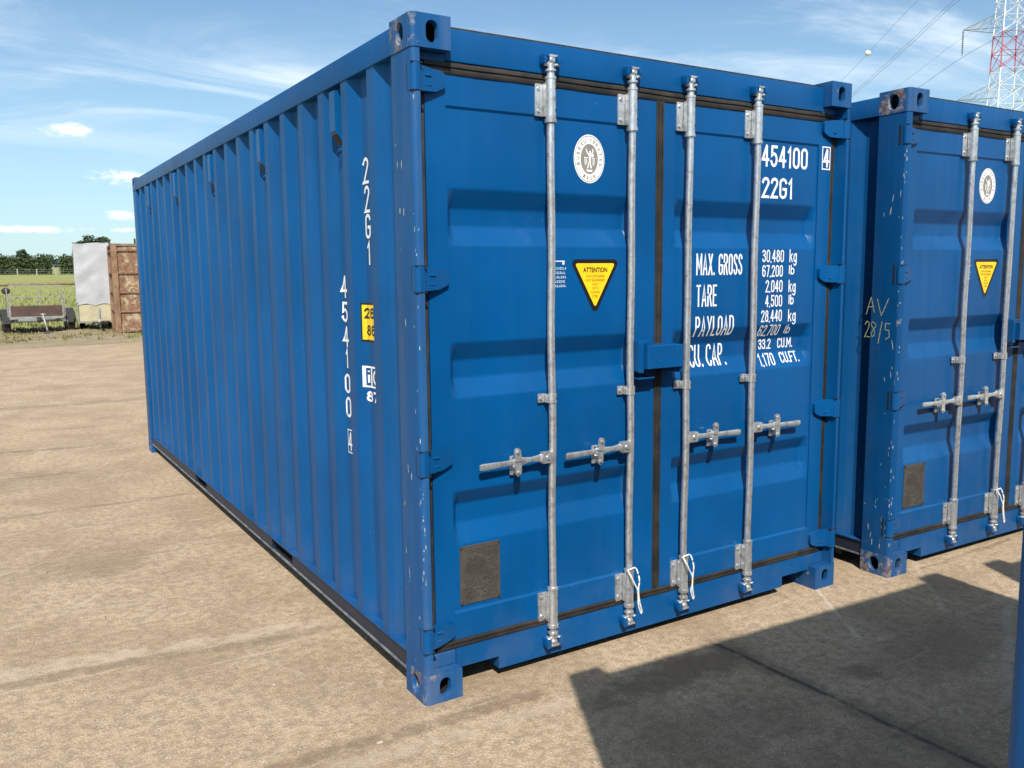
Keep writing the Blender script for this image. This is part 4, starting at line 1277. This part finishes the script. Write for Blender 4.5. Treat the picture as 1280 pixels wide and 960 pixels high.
def tree(x, y, h, rad, label, seed, m='leaf_dark', n=5200):
    rng = random.Random(seed); z0 = fz(y) - .1
    r = empty('broadleaf_tree', (x, y, z0)); mb = MB()
    mb.tube([(0, 0, 0), (.05, 0, h * .22), (-.05, .05, h * .45), (0, 0, h * .75)], [h * .045, h * .034, h * .025, h * .008], 10)
    cs = []
    for k in range(11):
        a = k * 2.4 + rng.random(); q = rad * (.30 + .45 * rng.random()); zz_ = h * (.42 + .42 * rng.random())
        e = Vector((math.cos(a) * q, math.sin(a) * q, zz_))
        mb.tube([(0, 0, h * .3 + rng.random() * h * .15), tuple(e * .55 + Vector((0, 0, h * .12))), tuple(e)], [h * .016, h * .010, h * .004], 6)
        s_ = rad * (.30 + .20 * rng.random()); cs.append((tuple(e), (s_ * 1.25, s_ * 1.25, s_ * .8)))
    cs.append(((0, 0, h * .82), (rad * .5, rad * .5, h * .17)))
    mb.build('trunk', 'bark', r, smooth=50)
    mb = MB(); leaf_cloud(mb, cs, n, .13, rng, .25)
    mb.build('crown', m, r, recalc=False)
    tag(r, label, 'tree')
tree(11.2, 110, 5.4, 1.9, 'dark rounded tree crown showing above the covered trailer', 31)
rng = random.Random(40); mb = MB()
cs = []
for k in range(150):
    x = -90 + k * 1.7 + rng.uniform(-1, 1); y = 290 + rng.uniform(0, 22)
    h = 3.7 + .9 * noise.noise((x * .11, 0, 0)) + rng.random() * .9
    cs.append(((x, y, 4.8 + h * .5), (2.0 + rng.random() * 1.4, 2.2, h * .55)))
for x in (5.0, 12.5, 13.4): cs.append(((x, 288, 8.7), (.9, .9, 1.5)))
leaf_cloud(mb, cs, 34000, .38, rng, .55)
for k in range(0, 150, 3):
    c = cs[k][0]; mb.cyl((c[0], c[1], 4.5), (c[0], c[1], c[2]), .25, .12, 5)
tag(mb.build('distant_wood', 'leaf_wood', recalc=False), 'far wood running along the horizon behind the hedges', 'wood', kind='stuff')

# ------------------------------------------------------------------ field fence: posts are one run of fence
fr = empty('field_fence', (0, 138, 0))
for i in range(-6, 14):
    x = 4.94 + 2.435 * (i)
    MB().box(x - .07, x + .07, 1.93, 2.07, fz(140) - .1, fz(140) + .95, .01).build('post', 'concrete', fr)
mb = MB()
for z in (.3, .6, .88): mb.tube([(4.94 - 6 * 2.435, 2, fz(140) + z), (4.94 + 13 * 2.435, 2, fz(140) + z)], .012, 4)
mb.build('wire', 'pg', fr)
tag(fr, 'pale post and wire fence in front of the far hedges', 'fence')

# ------------------------------------------------------------------ flatbed trailer
ft = empty('flatbed_trailer', (.33, 27.8, 0))
def wheel(parent, x, y, r, w_):
    mb = MB(); n = 28
    prof = [(-w_ / 2, r * .62), (-w_ / 2, r * .92), (-w_ * .36, r), (w_ * .36, r), (w_ / 2, r * .92), (w_ / 2, r * .62)]
    rings = [[mb.bm.verts.new((x + px_, y + rr * math.cos(2 * math.pi * k / n), r + rr * math.sin(2 * math.pi * k / n))) for px_, rr in prof] for k in range(n)]
    for k in range(n):
        A, B = rings[k], rings[(k + 1) % n]
        for i in range(5): mb.bm.faces.new((A[i], A[i + 1], B[i + 1], B[i]))
    wh = mb.build('wheel', 'tyre', parent, smooth=40)
    MB().cyl((x - w_ * .38, y, r), (x + w_ * .38, y, r), r * .64, n=20).cyl((x - w_ * .5, y, r), (x + w_ * .5, y, r), r * .18, n=10).build('rim', 'alu', wh, smooth=40)
for sx in (-1, 1):
    wheel(ft, sx * .87 + .1, .5, .34, .2); wheel(ft, sx * .87 + .1, -.25, .34, .2)
    mb = MB()
    for k in range(8):
        a0, a1 = math.pi * k / 8, math.pi * (k + 1) / 8
        x0, x1 = sx * .87 - .02, sx * .87 + .22
        mb.quad((x0, .12 - .80 * math.cos(a0), .34 + .42 * math.sin(a0)), (x1, .12 - .80 * math.cos(a0), .34 + .42 * math.sin(a0)), (x1, .12 - .80 * math.cos(a1), .34 + .42 * math.sin(a1)), (x0, .12 - .80 * math.cos(a1), .34 + .42 * math.sin(a1)))
    o = mb.build('mudguard', 'tyre', ft, recalc=False); sm_ = o.modifiers.new('thick', 'SOLIDIFY'); sm_.thickness = .012
MB().box(-.66, .70, -1.25, 1.7, .50, .56, .01).build('bed', 'alu', ft)
mb = MB(); mb.box(-.60, -.54, -1.2, 1.6, .40, .498).box(.58, .64, -1.2, 1.6, .40, .498).box(-.8, .95, .10, .16, .34, .40).box(-.6, .6, -1.0, -.94, .40, .498).box(-.6, .6, 1.0, 1.06, .40, .498)
mb.build('chassis', 'pg', ft)
MB().box(-.665, .675, -1.30, -1.262, .57, .885, .004).build('headboard', 'boardb', ft)
MB().box(-.72, .73, -1.33, -1.255, .485, .565, .01).box(-.72, -.67, -1.32, -1.26, .566, .90).box(.68, .73, -1.32, -1.26, .566, .90).build('front_rail', 'alu', ft)
mb = MB()
for x in (-.56, .28, .93): mb.box(x - .02, x + .02, 1.68, 1.72, .52, 1.47)
for z in (.58, 1.10, 1.46): mb.box(-.56, .93, 1.685, 1.715, z - .015, z + .015)
mb.build('ramp_frame', 'alu', ft)
MB().box(-.76, -.73, -1.3, -1.26, .566, 1.40).build('stake', 'alu', ft)
MB().box(.735, .765, -1.3, -1.26, .566, 1.15).build('stake', 'alu', ft)
MB().tube([(-.5, -1.2, .45), (-.04, -2.3, .48), (-.04, -2.75, .50)], .045, 8).tube([(.5, -1.2, .45), (-.04, -2.3, .48)], .045, 8).build('drawbar', 'pg', ft, smooth=50)
MB().cyl((-.04, -2.75, .50), (-.04, -2.95, .52), .06, n=12).ball((-.04, -2.95, .53), .07).box(-.09, .02, -2.75, -2.60, .50, .60, .01).build('hitch', 'tyre', ft, smooth=40)
MB().cyl((.09, -2.3, .68), (.18, -2.6, .02), .028, n=8).box(.12, .24, -2.66, -2.54, .0, .02).cyl((.02, -2.3, .66), (.16, -2.3, .66), .015, n=6).build('prop_leg', 'alu', ft, smooth=40)
MB().ball((-.73, -.5, 1.32), .10, 1.2, .6, 1).cyl((-.73, -.5, 1.32), (-.73, -.5, .5), .02, n=6).build('marker_lamp', 'tyre', ft, smooth=50)
tag(ft, 'empty flatbed trailer with brown headboard and pale ramp frame', 'trailer', 'trailers parked by the verge')

# ------------------------------------------------------------------ covered box trailer
bt = empty('box_trailer', (2.10, 28.2, 0), R(-7))
mb = MB()
nx, nz = 14, 26
def tarp_face(P, n1_, n2_):
    g = {}
    for i in range(n1_ + 1):
        for j in range(n2_ + 1): g[i, j] = mb.bm.verts.new(P(i / n1_, j / n2_))
    for i in range(n1_):
        for j in range(n2_):
            f = mb.bm.faces.new((g[i, j], g[i + 1, j], g[i + 1, j + 1], g[i, j + 1])); f.material_index = mb.mi
def wr(u, v, k): return .025 * noise.noise((u * 3.1 + v * 2.2, v * 5.3 - u * 2, k)) + (.05 * math.sin((u * 4 + v * 9)) * max(0, .22 - v) * (1 - u) * 2)
x0, x1, y0, y1, zb, zt = -.50, .50, -1.2, 1.5, .82, 2.74
edge = lambda u: .05 * math.sin(u * 3.14) * 0
tarp_face(lambda u, v: (x0 + (x1 - x0) * u, y0 + wr(u, v, 1), zb + (zt + .05 * u - zb) * v + (.07 * abs(math.sin(u * 6)) * (1 - v) ** 4)), 24, 36)
tarp_face(lambda u, v: (x0 + wr(u, v, 2), y0 + (y1 - y0) * u, zb + (zt - zb) * v), 24, 30)
tarp_face(lambda u, v: (x1 + wr(u, v, 3), y0 + (y1 - y0) * u, zb + (zt + .05 - zb) * v), 24, 30)
tarp_face(lambda u, v: (x0 + (x1 - x0) * u, y1 + wr(u, v, 4), zb + (zt + .05 * u - zb) * v), 16, 20)
mb.mi = 1
tarp_face(lambda u, v: (x0 - .02 + (x1 - x0 + .04) * u, y0 - .03 + (y1 - y0 + .06) * v, zt + .03 + .05 * u + .03 * noise.noise((u * 3, v * 4, 9))), 16, 20)
mb.build('tarpaulin_cover', ['tarp', 'tarpw'], bt, smooth=60)
MB().box(-.47, .50, -1.18, 1.45, .34, .86, .01).build('body', 'cream', bt)
mb = MB()
mb.box(-.50, .53, -1.23, -1.185, .30, .345).box(-.50, -.46, -1.23, -1.19, .346, .95).box(.50, .53, -1.23, -1.19, .346, 2.76)
mb.box(-.50, .53, 1.46, 1.5, .30, .35).box(-.50, -.46, -1.18, 1.45, .30, .338)
mb.build('frame', 'alu', bt)
for sx in (-1, 1): wheel(bt, sx * .42 + (0.02), .1, .28, .16)
MB().tube([(-.1, -1.1, .32), (.12, -2.0, .36), (.12, -2.3, .38)], .04, 8).tube([(.42, -1.1, .32), (.12, -2.0, .36)], .035, 8).build('drawbar', 'alu', bt, smooth=50)
MB().cyl((.12, -2.3, .38), (.12, -2.5, .42), .05, n=10).cyl((.14, -2.2, .75), (.14, -2.2, .2), .028, n=8).build('hitch', 'pg', bt, smooth=50)
wheel(bt, .21, -2.15, .10, .07)
tag(bt, 'small box trailer under a grey tarpaulin cover, cream lower panels', 'trailer', 'trailers parked by the verge')

# ------------------------------------------------------------------ rusty steel bin
rb = empty('rusty_steel_bin', (3.52, 25.6, 0), R(-5))
mb = MB()
X0, X1, Y0, Y1 = -1.15, 1.15, -1.2, 1.2
for y in (Y0, Y1): mb.box(X0 + .06, X1 - .06, y - .02, y + .02, .12, 2.6)
for x in (X0, X1): mb.box(x - .02, x + .02, Y0 + .02, Y1 - .02, .12, 2.6)
mb.box(X0 + .02, X1 - .02, Y0 + .02, Y1 - .02, .10, .13)
mb.build('panel', 'rust', rb)
for sx in (X0, X1):
    for sy in (Y0, Y1): MB().box(sx - .08, sx + .08, sy - .08, sy + .08, .0, 2.66, .01).build('corner_frame', 'rustframe', rb)
mb = MB()
for z in (2.47, 1.82, 1.26, .71, .15, 2.63):
    for y, s_ in ((Y0, -1), (Y1, 1)): mb.box(X0 + .082, X1 - .082, min(y + s_ * .021, y + s_ * .07), max(y + s_ * .021, y + s_ * .07), z - .025, z + .025)
    for x, s_ in ((X0, -1), (X1, 1)): mb.box(min(x + s_ * .021, x + s_ * .07), max(x + s_ * .021, x + s_ * .07), Y0 + .082, Y1 - .082, z - .025, z + .025)
mb.build('rib', 'rustframe', rb)
MB().box(-.6, -.52, Y0 - .12, Y0 - .04, .0, .16).box(.0, .08, Y0 - .12, Y0 - .04, .0, .16).box(-.6, -.55, Y0 - .05, Y0, 2.66, 2.80).build('bracket', 'tyre', rb)
tag(rb, 'tall rusty steel bin with peeling cream paint, partly behind the nearest container', 'bin')

# brown rail behind the trailers
rf = empty('wooden_rail_fence', (0, 31.2, 0))
MB().tube([(-4.0, 0, 1.50), (-1, 0, 1.47), (1.6, 0, 1.50), (4.2, 0, 1.49)], .045, 8).build('rail', 'wood', rf, smooth=50)
for x in (-3.9, -1.2, 2.3, 4.2): MB().cyl((x, .06, -.1), (x, .06, 1.56), .05, n=8).build('post', 'wood', rf, smooth=50)
tag(rf, 'brown timber rail fence running behind both trailers', 'fence')

# ------------------------------------------------------------------ pylon and its lines
TX, TY = 147.15, 79.79
wd = R(38); along = Vector((math.sin(wd), math.cos(wd), 0)); across = Vector((math.cos(wd), -math.sin(wd), 0))
py_ = empty('electricity_pylon', (TX, TY, 0))
def TP(a, b, z): return across * a + along * b + Vector((0, 0, z))
def half(z): return 4.2 - (4.2 - 2.15) * min(1, z / 28.0) if z < 28 else max(.7, 2.15 - (z - 28) * .028)
OFF = .45
def bar(mb, a, b, t): mb.cyl(a, b, t, n=4, cap=False)
levels = [0, 6, 12, 17, 21.5, 25.3, 28.6, 31.6, 34.4, 37.2, 40.2, 42.8, 45.4, 48, 50.6, 53.4, 56, 58.5]
for (z0, z1) in zip(levels, levels[1:]):
    red = 34 < z0 < 40 or z0 > 53
    mb = MB(); h0, h1 = half(z0), half(z1)
    cs0 = [(OFF + sx * h0, sy * h0) for sx, sy in ((-1, -1), (1, -1), (1, 1), (-1, 1))]; cs1 = [(OFF + sx * h1, sy * h1) for sx, sy in ((-1, -1), (1, -1), (1, 1), (-1, 1))]
    for i in range(4):
        j = (i + 1) % 4
        bar(mb, TP(*cs0[i], z0), TP(*cs1[i], z1), .11)
        bar(mb, TP(*cs0[i], z0), TP(*cs1[j], z1), .05); bar(mb, TP(*cs0[j], z0), TP(*cs1[i], z1), .05)
        bar(mb, TP(*cs1[i], z1), TP(*cs1[j], z1), .045)
    mb.build('lattice_section', 'pr' if red else 'pw', py_)
for z, ln in ((29.6, 7.25), (40.8, 6.9), (51.5, 6.2)):
    for s_ in (-1, 1):
        mb = MB(); h = half(z)
        tip = TP(OFF * 0 + s_ * ln, 0, z + .2)
        for b in (-h, h):
            bar(mb, TP(OFF + s_ * h, b, z), tip, .065); bar(mb, TP(OFF + s_ * h, b, z + 2.8), tip, .045)
        for k in range(1, 5):
            f = k / 5
            lo = [TP(OFF + s_ * h, b, z).lerp(tip, f) for b in (-h, h)]; hi = [TP(OFF + s_ * h, b, z + 2.8).lerp(tip, f) for b in (-h, h)]
            for q in (0, 1): bar(mb, lo[q], hi[q], .028); bar(mb, lo[q], TP(OFF + s_ * h, (-h, h)[q], z + 2.8).lerp(tip, (k - 1) / 5), .028)
            bar(mb, lo[0], lo[1], .028)
        mb.build('crossarm', 'pg', py_)
        mb = MB()
        for k in range(12): mb.cyl(tip - Vector((0, 0, .3 + k * .3)), tip - Vector((0, 0, .36 + k * .3)), .17, n=8)
        mb.cyl(tip, tip - Vector((0, 0, 4.1)), .06, n=6)
        mb.build('insulator', 'line', py_)
tag(py_, 'tall lattice electricity pylon in white with one red band', 'pylon')
def wire(a, z, label, s0=.06, c=.00026, b0=-60, b1=420, r=.03, ball=None):
    r_ = empty('power_line', (TX, TY, 0)); mb = MB(); pts = []
    def P(t): return across * a + along * t + Vector((0, 0, z - s0 * t + c * t * t if t >= 0 else z + s0 * .6 * t + .0004 * t * t))
    for i in range(61): pts.append(P(b0 + (b1 - b0) * i / 60))
    mb.tube(pts, r, 5); mb.build('conductor', 'line', r_, smooth=60)
    if ball is not None:
        MB().ball(P(ball), .55, seg=14).build('marker_ball', 'ball', r_, smooth=60)
    tag(r_, label, 'power line', 'overhead lines on the pylon')
wire(-7.93, 45.9, 'overhead line high left of the pylon, lower wire of the close pair', s0=.075)
wire(-8.1, 46.4, 'overhead line high left of the pylon, upper wire of the close pair', s0=.075, r=.028)
wire(-14.4, 46.2, 'thin overhead line carrying a small white marker ball', s0=.085, ball=27, r=.022)
wire(-7.0, 36.7, 'overhead line hanging from the insulator of the upper pylon arm', s0=.05)
wire(-7.4, 39.6, 'faint overhead line just above the one on the insulator', s0=.05, r=.018)
wire(7.0, 36.7, 'overhead line on the far side of the pylon', s0=.05)
